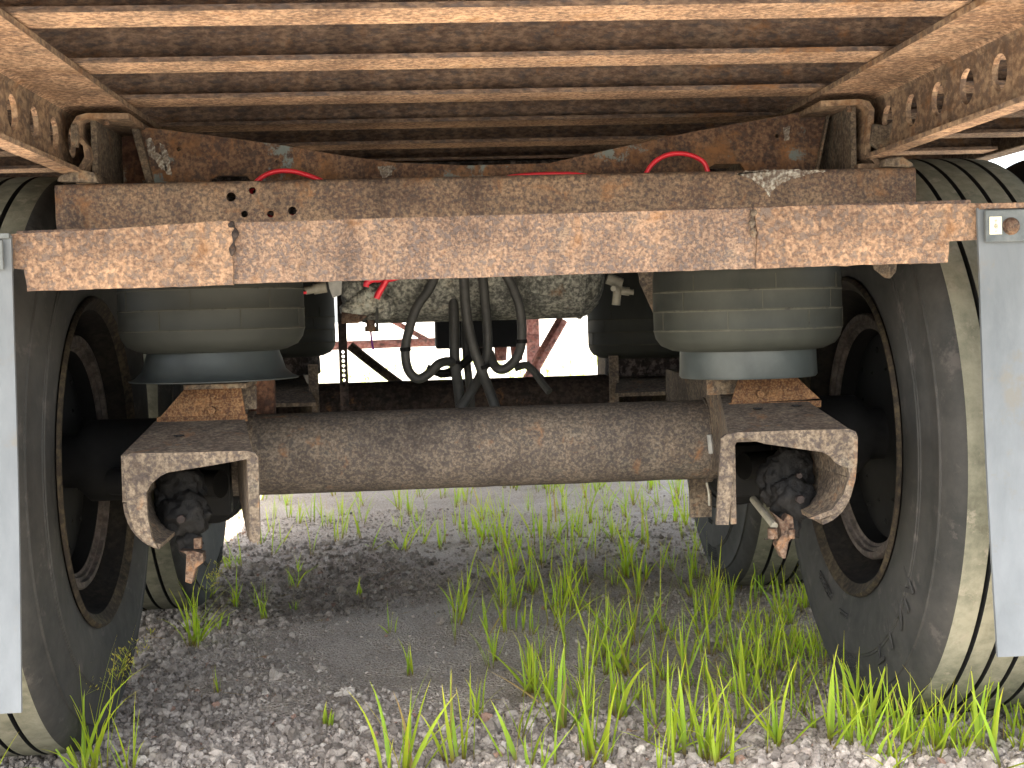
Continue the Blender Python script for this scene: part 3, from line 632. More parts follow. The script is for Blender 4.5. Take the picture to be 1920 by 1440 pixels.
def rim_mesh():
    bm = bmesh.new()
    P = [(0.004, 0.306), (-0.001, 0.304), (-0.003, 0.299), (0.0, 0.294), (0.006, 0.288), (0.010, 0.281), (0.030, 0.279), (0.055, 0.272), (0.070, 0.262), (0.085, 0.258), (0.150, 0.256), (0.165, 0.250), (0.185, 0.240), (0.195, 0.225), (0.198, 0.15), (0.198, 0.05)]
    lathe(bm, P, (0, 0, 0), 'x', 96, mats=[0, 0, 0, 0, 0]+[1]*10)
    return finish('rim', bm, ['flange', 'barrel'], None, smooth=True, origin=(0, 0, 0), angle=50)
def drum_mesh():
    bm = bmesh.new()
    P = [(0.185, 0.228), (0.06, 0.230), (0.052, 0.236), (0.040, 0.236), (0.036, 0.232), (0.036, 0.222), (0.044, 0.221), (0.044, 0.214), (0.050, 0.212), (0.052, 0.206), (0.16, 0.203), (0.16, 0.05)]
    lathe(bm, P, (0, 0, 0), 'x', 96, mats=[1, 0, 0, 0, 0, 0, 0, 0, 0, 1, 1])
    return finish('brake_drum', bm, ['drum', 'black'], None, smooth=True, origin=(0, 0, 0), angle=45)
def shield_mesh():
    bm = bmesh.new(); lathe(bm, [(0.085, 0.200), (0.080, 0.198), (0.078, 0.15), (0.070, 0.11), (0.070, 0.02)], (0, 0, 0), 'x', 64)
    for k in range(10):
        a = 2*math.pi*k/10+0.2
        lathe(bm, [(0.072, 0.006), (0.070, 0.005), (0.068, 0.001)], (0, 0.165*math.cos(a), 0.165*math.sin(a)), 'x', 8)
        lathe(bm, [(0.078, 0.004), (0.073, 0.0035), (0.071, 0.001)], (0, 0.13*math.cos(a+0.3), 0.13*math.sin(a+0.3)), 'x', 8)
    return finish('dust_shield', bm, 'black', None, smooth=True, origin=(0, 0, 0))
tyre0 = tyre_mesh('tyre', 0.515); rim0 = rim_mesh(); drum0 = drum_mesh(); shield0 = shield_mesh()
protos = [tyre0, rim0, drum0, shield0]
def ring_letters(parent, text, r0, ang0, dang, size, x, hand):
    """raised letters round the inner sidewall, tops pointing outward"""
    for k, ch in enumerate(text):
        cu = bpy.data.curves.new('lettering', 'FONT'); cu.body = ch; cu.size = size; cu.align_x = 'CENTER'; cu.align_y = 'CENTER'; cu.extrude = 0.0012; cu.resolution_u = 3; cu.shear = 0.18
        cu.fill_mode = 'BOTH'
        t = bpy.data.objects.new('lettering', cu); COL.objects.link(t)
        dg = bpy.context.evaluated_depsgraph_get(); me_ = bpy.data.meshes.new_from_object(t.evaluated_get(dg)); bpy.data.objects.remove(t)
        me_.materials.clear(); me_.materials.append(M['letters'])
        o_ = bpy.data.objects.new('letter', me_); COL.objects.link(o_); o_.parent = parent
        a = ang0 + dang*k                                        # angle in the y-z plane, 0 = forward, 90 = up
        rad = Vector((0, math.cos(a), math.sin(a))); nrm = Vector((-hand, 0, 0)); tan = rad.cross(nrm)
        mtx = Matrix((tan, rad, nrm)).transposed().to_4x4(); mtx.translation = rad*r0 + Vector((x*1.0, 0, 0))
        o_.matrix_local = mtx
first = True
for y in (2.61, 3.86):
    for s in (-1, 1):
        for dual in (0, 1):
            x0 = s*(0.702 + dual*0.325)
            wname = 'wheel'; whl = empty(wname, (x0, y, 0.497), bogie)
            WO[whl.name] = Vector((x0, y, 0.497))
            for p in protos:
                if dual and p in (drum0, shield0): continue
                if first: q = p; 
                else: q = p.copy(); COL.objects.link(q)
                q.parent = whl; q.location = (0, 0, 0); q.rotation_euler = (0, 0, 0) if s > 0 else (0, 0, math.pi)
                if p is rim0 and dual: q.rotation_euler = (0, 0, math.pi) if s > 0 else (0, 0, 0); q.location = (s*0.27, 0, 0)
            first = False
            if not dual and s > 0 and y < 3: ring_letters(whl, 'N617', 0.410, R(213), R(9.0), 0.078, -0.0052, 1)
            if not dual and y > 3 and s > 0: ring_letters(whl, 'MICH', 0.36, R(215), R(-8), 0.04, -0.0058, 1)
            if not dual:
                # fine moulded lines of small print
                bm = bmesh.new()
                for (a0, a1, r_, n_) in (((262, 276, 0.452, 6), (285, 300, 0.35, 3), (268, 276, 0.352, 2)) if s > 0 else ((280, 292, 0.45, 5),)):
                    for q in range(n_):
                        rr_ = r_-0.0065*q; m_ = 26
                        for k in range(m_):
                            if (k*7+q*3) % 5 == 0: continue
                            b0 = R(a0+(a1-a0)*k/m_); b1 = R(a0+(a1-a0)*(k+0.8)/m_)
                            pts = []
                            for xx in (0.0, -0.0025):
                                for bb, rq in ((b0, rr_), (b1, rr_), (b1, rr_-0.0035), (b0, rr_-0.0035)):
                                    pts.append((s*(xx-0.0035), rq*math.cos(bb), rq*math.sin(bb)))
                            hexa(bm, pts)
                q_ = finish('small_print', bm, 'letters', None, origin=(0, 0, 0)); q_['kind'] = 'stuff'; q_.parent = whl; q_.location = (0, 0, 0)

# ------------------------------------------------------------------ axles
for y in (2.61, 3.86):
    bm = bmesh.new(); n = 60; seg = 40; rings = []
    for k in range(n+1):
        x = -0.80+1.6*k/n; ring = []
        for q in range(seg):
            a = 2*math.pi*q/seg; r_ = 0.0755 if abs(x) < 0.74 else 0.05
            v_ = Vector((x, y+r_*math.cos(a), 0.500+0.002*x+r_*math.sin(a))); v_ += noise.noise_vector(v_*60)*0.0008; ring.append(bm.verts.new(v_))
        rings.append(ring)
    for a, b_ in zip(rings, rings[1:]):
        for q in range(seg):
            f_ = bm.faces.new((a[q], a[(q+1)%seg], b_[(q+1)%seg], b_[q])); f_.material_index = 1 if abs(a[0].co.x) > 0.57 else 0  # ends blackened: dark paint plus the wheel's shade put into the colour
    finish('axle_tube', bm, ['axle' if y < 3 else 'dark_rust', 'black'], bogie, smooth=True, angle=60)
# strap bands welded round the tube beside the arms
for x in (-0.423, 0.432):
    bm = bmesh.new(); lathe(bm, [(-0.006, 0.0758), (-0.006, 0.081), (0.006, 0.081), (0.006, 0.0758)], (x, 2.61, 0.500), 'x', 40); finish('tube_collar', bm, 'arm', bogie, smooth=True, angle=30)
bm = bmesh.new(); tube(bm, [(0.4213, 2.5250, 0.5167), (0.4245, 2.5250, 0.4820)], 0.005, 6, curve=False); finish('chipped_weld', bm, 'galv', bogie)

# ------------------------------------------------------------------ suspension arms
def arm(s, yo, detail):
    a = empty('suspension_arm', (s*0.46, 2.5+yo, 0.50), bogie)
    t = 0.009
    # top plate (splayed, falling to the rear)
    bm = bmesh.new(); ya, yb = 2.083+yo, 2.46+yo; yc = 2.62+yo
    zi = lambda y: 0.5525+(y-yo-2.083)*0.165
    xi = lambda y: 0.360+(y-yo-2.083)*0.172
    xo_ = lambda y: 0.5535-(y-yo-2.083)*0.05
    for (y0, y1) in ((ya, yb), (yb, 3.15+yo)):
        xi1 = xi(min(y1, yc)); xi0 = xi(min(y0, yc)); z0_, z1_ = zi(min(y0, yb)), zi(min(y1, yb))
        hexa(bm, [(s*xi0, y0, z0_-t), (s*xo_(y0), y0, z0_-t+0.001), (s*xo_(y0), y0, z0_+0.001), (s*xi0, y0, z0_), (s*xi1, y1, z1_-t), (s*xo_(y1), y1, z1_-t), (s*xo_(y1), y1, z1_), (s*xi1, y1, z1_)])
    o_ = finish('top_plate', bm, 'arm', a, rough=(0.03, 0.0006) if detail else None)
    if detail: pass
    # inner and outer walls
    for nm, fx, zb_, d in (('inner_wall', xi, 0.418, 1), ('outer_wall', xo_, 0.422, -1)):
        bm = bmesh.new(); secs = []
        for y_, zb2 in (((ya, zb_), (2.16+yo, zb_-0.002), (2.30+yo, 0.43), (2.46+yo, 0.45), (3.15+yo, 0.46)) if d > 0 else ((ya, 0.484), (2.28+yo, 0.484), (2.30+yo, 0.44), (2.46+yo, 0.45), (3.15+yo, 0.46))):
            X_ = fx(min(y_, yc)); secs.append([(s*X_, y_, zi(min(y_, yb))-t), (s*(X_+d*t), y_, zi(min(y_, yb))-t), (s*(X_+d*t), y_, zb2), (s*X_, y_, zb2)])
        vs = [[bm.verts.new(p) for p in q] for q in secs]
        for q0, q1 in zip(vs, vs[1:]):
            for k in range(4): bm.faces.new((q0[k], q0[(k+1)%4], q1[(k+1)%4], q1[k]))
        bm.faces.new(vs[0]); bm.faces.new(vs[-1][::-1])
        finish(nm, bm, 'arm', a, rough=(0.03, 0.0006) if detail else None)
    return a
armL = arm(-1, 0, True); armR = arm(1, 0, True); arm(-1, 1.25, False); arm(1, 1.25, False)
lipL = [(-0.5487, 0.5444), (-0.5460, 0.5530), (-0.5389, 0.5575), (-0.4556, 0.5563), (-0.3679, 0.5558), (-0.3555, 0.5522), (-0.3510, 0.5449), (-0.3523, 0.4195), (-0.3635, 0.4167), (-0.3661, 0.4320), (-0.3676, 0.5430), (-0.4173, 0.5359), (-0.4840, 0.5271), (-0.4959, 0.5219), (-0.5096, 0.5105), (-0.5171, 0.4973), (-0.5162, 0.4599), (-0.5105, 0.4278), (-0.5031, 0.4156), (-0.5193, 0.4226), (-0.5364, 0.4423), (-0.5457, 0.4824)]
lipR = [(0.3459, 0.5508), (0.3542, 0.5570), (0.3699, 0.5590), (0.4513, 0.5596), (0.5440, 0.5590), (0.5539, 0.5546), (0.5570, 0.5455), (0.5557, 0.5087), (0.5519, 0.4785), (0.5423, 0.4493), (0.5254, 0.4319), (0.4970, 0.4214), (0.4788, 0.4237), (0.5155, 0.4363), (0.5341, 0.4603), (0.5429, 0.4871), (0.5414, 0.4986), (0.5315, 0.5022), (0.5224, 0.5074), (0.5151, 0.5167), (0.5036, 0.5244), (0.4123, 0.5405), (0.3787, 0.5513), (0.3713, 0.5483), (0.3670, 0.5395), (0.3548, 0.4184), (0.3359, 0.4191)]
for pts, a in ((lipL, armL), (lipR, armR)):
    bm = bmesh.new(); prism_y(bm, pts, 2.074, 2.083); finish('rear_lip', bm, 'arm', a, rough=(0.02, 0.0006))
# curled lower end of the outer walls
for s, a in ((-1, armL), (1, armR)):
    bm = bmesh.new(); n = 10; pr = []
    for k in range(n+1):
        t_ = k/n*1.35; pr.append((s*(0.553-0.085*(1-math.cos(t_))*0.75), 0.482-0.072*math.sin(t_)))
    prof = thick_profile(pr, 0.008*(-s))
    prism_y(bm, prof, 2.0835, 2.28); finish('curled_edge', bm, 'arm', a, rough=(0.02, 0.0006))
# dark bolt holes in the top plates: short countersunk studs
for (x, y, z) in ((0.5138, 2.2600, 0.5748), (0.4458, 2.2500, 0.5722), (-0.4862, 2.1900, 0.5798)):
    a = armR if x > 0 else armL
    bm = bmesh.new(); zz = 0.5545+(y-2.083)*0.165
    lathe(bm, [(0, 0.0085), (0.0014, 0.0085), (0.0014, 0.005), (-0.001, 0.005), (-0.001, 0.0002)], (x, y, zz), 'z', 14); finish('bolt_hole', bm, 'grease', a, smooth=True)
# air spring pedestals
for s, base, topp in ((-1, [(-0.5349, 2.3000, 0.5944), (-0.3948, 2.3000, 0.5900)], [(-0.4052, 2.3000, 0.6632), (-0.4700, 2.3000, 0.6651)]), (1, [(0.4120, 2.3000, 0.5879), (0.5635, 2.3000, 0.5922)], [(0.5176, 2.3000, 0.6360), (0.4293, 2.3000, 0.6368)])):
    a = armL if s < 0 else armR
    bm = bmesh.new(); prism_y(bm, [(p[0], p[2]) for p in base+topp], 2.296, 2.304)
    bm2 = bm; pts = [(p[0], p[2]) for p in base+topp]
    xl, xr = min(p[0] for p in pts), max(p[0] for p in pts)
    finish('pedestal', bm, 'pedestal', a, rough=(0.012, 0.0008))
    bm = bmesh.new(); bx(bm, min(base[0][0], base[1][0])-0.004, max(base[0][0], base[1][0])+0.002, 2.294, 2.302, base[0][2]-0.010, base[0][2]+0.001)
    finish('pedestal_foot', bm, 'pedestal', a, rough=(0.02, 0.0008))
    bm = bmesh.new(); c_ = ((-0.4483, 2.2900, 0.6046) if s < 0 else (0.4589, 2.2900, 0.6041)); tube(bm, [(c_[0], 2.297, c_[2]), (c_[0], 2.280, c_[2])], 0.0062, 8, curve=False); finish('stud', bm, 'pedestal', a, smooth=True)
    bm = bmesh.new(); bx(bm, s*0.44-0.05, s*0.44+0.05, 2.27, 2.42, 0.640, 0.648); bx(bm, s*0.44-0.055, s*0.44+0.055, 2.36, 2.37, 0.60, 0.640); finish('pedestal_top', bm, 'arm', a, bevel=0.001)
    # brown post standing behind the pedestal on the axle
    bm = bmesh.new()
    if s < 0: p0, p1 = (-0.4527, 2.6600, 0.6507), (-0.3841, 2.6600, 0.5714)
    else: p0, p1 = (0.4684, 2.6600, 0.6235), (0.4943, 2.6600, 0.5500)
    xm = (p0[0]+p1[0])/2; rr = abs(p1[0]-p0[0])/2
    tube(bm, [(xm, 2.66, 0.56), (xm, 2.66, 0.80)], rr, 20, curve=False); finish('shock_absorber', bm, 'dark_rust' if s > 0 else 'panel', a, smooth=True, angle=50)
# ------------------------------------------------------------------ air springs
def air_spring(x, y, rb, zb, flare, label=None, tall=0.0, base='piston_shaded'):
    a = empty('air_spring', (x, y, zb), bogie)
    if label: a['label'] = label
    bm = bmesh.new(); z0 = zb+0.045
    P = [(z0+0.002, 0.075), (z0, 0.112), (z0+0.002, rb-0.030), (z0+0.010, rb-0.012), (z0+0.022, rb-0.003), (z0+0.034, rb), (z0+0.036, rb+0.0012), (z0+0.038, rb+0.0002), (z0+0.066, rb+0.0005), (z0+0.068, rb+0.0016), (z0+0.070, rb+0.0006), (z0+0.098, rb+0.0003), (z0+0.100, rb+0.0014), (z0+0.102, rb+0.0003), (z0+0.125+tall, rb), (z0+0.140+tall, rb-0.003), (z0+0.153+tall, rb-0.015), (z0+0.160+tall, rb-0.04), (z0+0.160+tall, 0.02)]
    lathe(bm, [(p[0], p[1]) for p in P], (x, y, 0), 'z', 72, mats=[0]*5+[1, 1, 0, 1, 1, 0, 1, 1]+[0]*5)
    finish('bellows', bm, ['bag_shaded', 'bagline_shaded'] if x < 0 or y > 3 else ['bag', 'bagline'], a, smooth=True, angle=50)
    bm = bmesh.new()
    if flare: P = [(zb+0.075, 0.10), (z0-0.004, 0.108), (zb+0.030, 0.112), (zb+0.014, 0.117), (zb+0.004, 0.128), (zb, 0.138), (zb-0.002, 0.137), (zb, 0.125), (zb+0.001, 0.03)]
    else: P = [(zb+0.075, 0.113), (zb+0.004, 0.1155), (zb, 0.1125), (zb+0.001, 0.03)]
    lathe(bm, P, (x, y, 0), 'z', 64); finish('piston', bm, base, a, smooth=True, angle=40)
    bm = bmesh.new(); lathe(bm, [(z0+0.16+tall, 0.12), (z0+0.166+tall, 0.12), (z0+0.166+tall, 0.01)], (x, y, 0), 'z', 32); finish('top_plate', bm, 'dark_rust', a)
    # mould lines: thin vertical ribs
    bm = bmesh.new()
    for q in range(22):
        a0 = 2*math.pi*(q+0.3*math.sin(q*2.1))/22
        for lo, hi in (((0.038, 0.066), (0.070, 0.098), (0.102, 0.125))[q % 3],) + ((((0.004, 0.034)),) if q % 4 == 0 else ()):
            if lo < 0.03: continue
            r_ = rb+0.0006; tx, ty = -math.sin(a0)*0.0007, math.cos(a0)*0.0007; px, py = x+r_*math.cos(a0), y+r_*math.sin(a0); dx, dy = math.cos(a0)*0.0008, math.sin(a0)*0.0008
            hexa(bm, [(px-tx, py-ty, z0+lo), (px+tx, py+ty, z0+lo), (px+tx+dx, py+ty+dy, z0+lo), (px-tx+dx, py-ty+dy, z0+lo), (px-tx, py-ty, z0+hi), (px+tx, py+ty, z0+hi), (px+tx+dx, py+ty+dy, z0+hi), (px-tx+dx, py-ty+dy, z0+hi)])
    finish('mould_line', bm, 'bagline_shaded' if x < 0 or y > 3 else 'bagline', a)['kind'] = 'stuff'
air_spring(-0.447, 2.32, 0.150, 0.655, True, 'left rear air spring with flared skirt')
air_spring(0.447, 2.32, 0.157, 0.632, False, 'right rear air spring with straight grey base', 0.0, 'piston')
air_spring(-0.48, 3.58, 0.155, 0.612, False, None, 0.14, 'near_black'); air_spring(0.485, 3.58, 0.157, 0.585, False, None, 0.16, 'near_black')
for s in (-1, 1):                                              # spring hangers of the bogie frame
    for y in (3.12, 4.4):
        bm = bmesh.new(); prism_x(bm, [(y-0.10, 0.99), (y+0.10, 0.99), (y+0.06, 0.46), (y-0.06, 0.46)], s*0.57-0.006, s*0.57+0.006); 
        finish('hanger', bm, 'dark_rust', bogie)
for y in (3.14, 4.4):
    bm = bmesh.new(); bx(bm, -0.60, 0.60, y, y+0.08, 0.90, 1.097); finish('frame_crossbar_blocker', bm, 'near_black', bogie, bevel=0.003)  # made tall to block light and view; near-black colour stands for shade
# bracket plates above the bags
bm = bmesh.new(); prism_y(bm, [(0.2912, 0.8236), (0.3342, 0.8226), (0.3317, 0.7114), (0.3206, 0.7388), (0.2946, 0.7994)], 2.50, 2.508); finish('bag_bracket', bm, 'arm', bogie, bevel=0.001)
bm = bmesh.new(); prism_y(bm, [(0.6222, 0.8218), (0.6678, 0.8207), (0.6640, 0.7993), (0.6550, 0.7892), (0.6463, 0.7903), (0.6289, 0.8045)], 2.20, 2.206); finish('bracket_tab', bm, 'arm', bogie, bevel=0.001)
for x in (-0.51, 0.51):
    bm = bmesh.new(); bx(bm, x-0.11, x+0.11, 2.25, 2.45, 0.845, 0.867); finish('bag_seat', bm, 'dark_rust', bogie)

# ------------------------------------------------------------------ brake gear, black with grease
def blob(name, bm_pts, amp, mat, parent, sc_=(1, 1, 1)):
    bm = bmesh.new()
    for (c_, r_, st) in bm_pts:
        b2 = bmesh.new(); bmesh.ops.create_icosphere(b2, subdivisions=4, radius=1.0)
        for v_ in b2.verts:
            n_ = noise.noise(v_.co*2.2+Vector(c_)*20)*amp + noise.noise(v_.co*6+Vector(c_)*20)*amp*0.6
            v_.co = Vector(c_) + Vector((v_.co.x*r_*st[0], v_.co.y*r_*st[1], v_.co.z*r_*st[2]))*(1+n_)
        me_ = bpy.data.meshes.new('t'); b2.to_mesh(me_); b2.free(); bm.from_mesh(me_); bpy.data.meshes.remove(me_)
    return finish(name, bm, mat, parent, smooth=True, angle=80)
for s in (-1, 1):
    br = empty('brake_gear', (s*0.47, 2.25, 0.45), bogie)
    if s < 0: cs = [(-0.4926, 2.2400, 0.4843), (-0.4857, 2.2200, 0.4439), (-0.4816, 2.2200, 0.3968), (-0.5081, 2.2400, 0.4548)]
    else: cs = [(0.4960, 2.2400, 0.4807), (0.4933, 2.2200, 0.4348), (0.4855, 2.2200, 0.3912), (0.4715, 2.2400, 0.4594)]
    blob('slack_adjuster', [(cs[0], 0.036, (1, 0.6, 1.1)), (cs[1], 0.037, (1, 0.6, 1)), (cs[2], 0.020, (1, 0.7, 1.2)), (cs[3], 0.034, (0.9, 0.6, 1.2))], 0.28, 'grease', br)
    p = (-0.4865, 2.1900, 0.4423) if s < 0 else (0.4958, 2.1900, 0.4386)
    bm = bmesh.new(); bolt_y(bm, p[0], p[1], p[2], 0.0072, 0.012, 6); finish('bolt', bm, 'dark_rust', br, bevel=0.001)
    if s > 0:
        p = (0.4969, 2.1950, 0.4760); bm = bmesh.new(); bolt_y(bm, p[0], p[1], p[2], 0.005, 0.010, 6); finish('bolt', bm, 'dark_rust', br, bevel=0.001)
    # camshaft tube and chamber in the dark behind
    bm = bmesh.new(); tube(bm, [(s*0.455, 2.40, 0.47), (s*0.66, 2.50, 0.47)], 0.024, 16, curve=False); finish('camshaft', bm, 'black', br, smooth=True, angle=50)
    bm = bmesh.new(); lathe(bm, [(-0.07, 0.001), (-0.068, 0.045), (-0.055, 0.060), (-0.008, 0.064), (-0.006, 0.069), (0.006, 0.069), (0.008, 0.064), (0.05, 0.058), (0.065, 0.045), (0.07, 0.001)], (s*0.515, 2.70, 0.43), 'y', 36); finish('brake_chamber', bm, 'black', br, smooth=True)
    # black block added to darken the arm mouth
    bm = bmesh.new(); hexa(bm, [(s*0.45, 2.48, 0.405), (s*0.54, 2.48, 0.405), (s*0.54, 2.48, 0.50), (s*0.45, 2.48, 0.50), (s*0.46, 2.58, 0.40), (s*0.54, 2.58, 0.40), (s*0.54, 2.58, 0.50), (s*0.46, 2.58, 0.50)]); finish('brake_bracket', bm, 'black', br, bevel=0.003)
    # rusty clevis
    bm = bmesh.new()
    if s < 0:
        prism_y(bm, [(-0.4926, 0.3920), (-0.4812, 0.3865), (-0.4845, 0.3425), (-0.4747, 0.3388), (-0.4671, 0.3639), (-0.4552, 0.3719), (-0.4554, 0.3864), (-0.4694, 0.3911)], 2.185, 2.215)
        bx(bm, -0.468, -0.456, 2.178, 2.19, 0.395, 0.412)
    else:
        prism_y(bm, [(0.4508, 0.4189), (0.4619, 0.4037), (0.4668, 0.3818), (0.4569, 0.3648), (0.4670, 0.3426), (0.4722, 0.3416), (0.4780, 0.3684), (0.4879, 0.3810), (0.4857, 0.4090), (0.4770, 0.4145), (0.4698, 0.4035)], 2.19, 2.215)
        tube(bm, [(0.4500, 2.1850, 0.3934), (0.4506, 2.1850, 0.3761)], 0.0085, 8, curve=False); tube(bm, [(0.4813, 2.1850, 0.3905), (0.4811, 2.1850, 0.3750)], 0.006, 8, curve=False)
    finish('clevis', bm, 'clevis', br, bevel=0.0012)
    if s > 0:
        bm = bmesh.new(); tube(bm, [(0.4471, 2.3000, 0.4252), (0.4574, 2.2000, 0.3943)], 0.0062, 10, curve=False); finish('push_rod', bm, 'brass', br, smooth=True)
        bm = bmesh.new(); tube(bm, [(0.4363, 2.1800, 0.3766), (0.4492, 2.1900, 0.3754)], 0.0012, 6, curve=False); finish('split_pin', bm, 'dark_rust', br)

# ------------------------------------------------------------------ air tank, valves, hoses
tank = empty('air_tank', (0, 3.0, 0.85), bogie)
bm = bmesh.new(); P = [(-0.272, 0.002), (-0.272, 0.060), (-0.262, 0.085), (-0.245, 0.100), (-0.222, 0.1085), (-0.220, 0.112), (-0.214, 0.112), (-0.212, 0.1095), (0.0, 0.1095), (0.235, 0.1095), (0.237, 0.112), (0.243, 0.112), (0.245, 0.1085), (0.262, 0.100), (0.280, 0.080), (0.290, 0.055), (0.292, 0.002)]
lathe(bm, P, (0, 3.0, 0.847), 'x', 56); finish('tank_shell', bm, 'tank', tank, smooth=True, angle=40)
def fitting(pts_list, name, mat, parent):
    bm = bmesh.new()
    for p0, p1, r_ in pts_list: tube(bm, [p0, p1], r_, 10, curve=False)
    return finish(name, bm, mat, parent, smooth=True, angle=40)
fitting([((0.2923, 2.9300, 0.8200), (0.3240, 2.9300, 0.8079), 0.012), ((0.3174, 2.9300, 0.8193), (0.3103, 2.9300, 0.7630), 0.0095), ((0.3213, 2.9300, 0.7932), (0.3395, 2.9300, 0.7905), 0.009), ((0.3372, 2.9300, 0.7906), (0.3486, 2.9300, 0.7892), 0.006), ((0.3034, 2.9150, 0.7979), (0.3006, 2.8950, 0.7975), 0.006)], 'tee_fitting', 'brass', tank)
fitting([((-0.3250, 2.7000, 0.8050), (-0.3065, 2.7000, 0.8077), 0.008), ((-0.3086, 2.7000, 0.8077), (-0.2839, 2.7000, 0.8112), 0.011)], 'hose_end', 'brass', bogie)
# relay valve at the left end
vl = empty('relay_valve', (-0.2, 2.85, 0.80), bogie)
blob('valve_body', [((-0.2104, 2.8500, 0.7889), 0.034, (1.1, 0.8, 0.9)), ((-0.2382, 2.8500, 0.7679), 0.026, (1.2, 0.8, 0.8)), ((-0.1787, 2.8600, 0.7719), 0.022, (1, 0.8, 1.2)), ((-0.2422, 2.8500, 0.8115), 0.026, (1, 0.8, 1))], 0.16, 'tank', vl)
fitting([((-0.2064, 2.8500, 0.7453), (-0.2070, 2.8500, 0.7257), 0.009), ((-0.2068, 2.8500, 0.7322), (-0.2072, 2.8500, 0.7213), 0.012)], 'drain_cock', 'clevis', vl)
bm = bmesh.new(); tube(bm, [(-0.2071, 2.8500, 0.7235), (-0.2056, 2.8500, 0.7017), (-0.2029, 2.8500, 0.6841)], 0.0022, 6); finish('drain_cord', bm, 'purple', vl)
bm = bmesh.new(); tube(bm, [(-0.1917, 2.8400, 0.7883), (-0.1931, 2.8400, 0.7449), (-0.1927, 2.8400, 0.7210)], 0.003, 6); finish('drain_cord', bm, 'hose', vl)
bm = bmesh.new(); prism_y(bm, [(-0.2761, 0.8413), (-0.2466, 0.8405), (-0.2500, 0.7941), (-0.2661, 0.7876), (-0.2723, 0.8066)], 2.6, 2.606); finish('valve_bracket', bm, 'galv', bogie, bevel=0.001)
bm = bmesh.new(); prism_y(bm, [(-0.2643, 0.7630), (-0.2108, 0.7541), (-0.2306, 0.7394), (-0.2651, 0.7393)], 2.83, 2.836); finish('valve_bracket', bm, 'clevis', bogie, bevel=0.001)
# perforated height-control strap
bm = bmesh.new(); p0, p1 = (-0.2861, 3.1000, 0.8596), (-0.2783, 3.1000, 0.5216); hp = [(-0.2798, 3.1000, 0.7650), (-0.2815, 3.1000, 0.6762), (-0.2818, 3.1000, 0.6661), (-0.2822, 3.1000, 0.6560), (-0.2819, 3.1000, 0.6454), (-0.2817, 3.1000, 0.6347), (-0.2820, 3.1000, 0.6240), (-0.2824, 3.1000, 0.6133), (-0.2822, 3.1000, 0.6026), (-0.2830, 3.1000, 0.5574)]
holed_strip(bm, p1[2], p0[2], -0.0095, 0.0095, sorted([h[2] for h in hp]), 0.0034, lambda u, v_, w: (-0.279+v_, 3.1+w, u), 0.004)
part_label(finish('perforated_strap', bm, 'dark_rust', bogie), 'narrow strap with a row of small holes')
HS = [([(-0.0649, 2.8600, 0.8509), (-0.0836, 2.8600, 0.8077), (-0.1110, 2.8600, 0.7701), (-0.1277, 2.8600, 0.7267), (-0.1377, 2.8600, 0.6831), (-0.1335, 2.8600, 0.6424), (-0.1144, 2.8600, 0.6220), (-0.0900, 2.8600, 0.6323), (-0.0708, 2.8600, 0.6505), (-0.0479, 2.9000, 0.6541), (-0.0270, 2.9500, 0.6383)], 0.0098),
      ([(-0.0140, 2.8400, 0.8489), (-0.0126, 2.8400, 0.7836), (-0.0076, 2.8400, 0.7290), (0.0030, 2.8400, 0.6796), (0.0191, 2.8400, 0.6299), (0.0354, 2.8200, 0.5812), (0.0522, 2.8000, 0.5222)], 0.0104),
      ([(0.0248, 2.8800, 0.8495), (0.0296, 2.8800, 0.7831), (0.0333, 2.8800, 0.7166), (0.0308, 2.8800, 0.6668), (0.0151, 2.8800, 0.6229), (-0.0088, 2.8600, 0.5858), (-0.0437, 2.8400, 0.5386)], 0.0100),
      ([(0.0640, 2.8500, 0.8474), (0.0869, 2.8500, 0.8031), (0.1010, 2.8500, 0.7534), (0.1016, 2.8500, 0.6930), (0.0896, 2.8500, 0.6582), (0.0693, 2.8500, 0.6390), (0.0527, 2.8500, 0.6373), (0.0420, 2.8700, 0.6502), (0.0374, 2.9000, 0.6695)], 0.0098),
      ([(-0.0347, 2.9200, 0.7854), (-0.0344, 2.9200, 0.7182), (-0.0353, 2.9200, 0.6509), (-0.0295, 2.9000, 0.5955), (-0.0253, 2.8800, 0.5296)], 0.0110),
      ([(-0.0089, 3.0000, 0.7399), (-0.0086, 3.0000, 0.6707), (-0.0036, 3.0000, 0.6012), (0.0003, 2.9800, 0.5215)], 0.0085)]
for k, (pts, r_) in enumerate(HS):
    bm = bmesh.new(); tube(bm, pts, r_, 14); finish('brake_hose', bm, 'hose', bogie, smooth=True, angle=60)
bm = bmesh.new(); tube(bm, [(-0.0949, 2.9500, 0.6403), (-0.0613, 2.9500, 0.6280), (-0.0269, 2.9500, 0.6406), (0.0194, 2.9500, 0.6711), (0.0474, 2.9500, 0.6566)], 0.0085, 10); finish('brake_hose', bm, 'black', bogie, smooth=True)
bm = bmesh.new(); tube(bm, [(-0.0897, 2.9700, 0.6224), (-0.0814, 2.9700, 0.6313), (-0.0724, 2.9700, 0.6276), (-0.0658, 2.9700, 0.6205), (-0.0383, 2.9700, 0.6220)], 0.003, 6); finish('cable_clip', bm, 'dark_rust', bogie)
bm = bmesh.new(); tube(bm, [(0.0904, 2.9200, 0.6360), (0.1131, 2.9200, 0.6409), (0.1298, 2.9200, 0.6292), (0.1429, 2.9200, 0.6096), (0.1607, 2.9000, 0.5841)], 0.008, 8); finish('brake_hose', bm, 'hose', bogie, smooth=True)
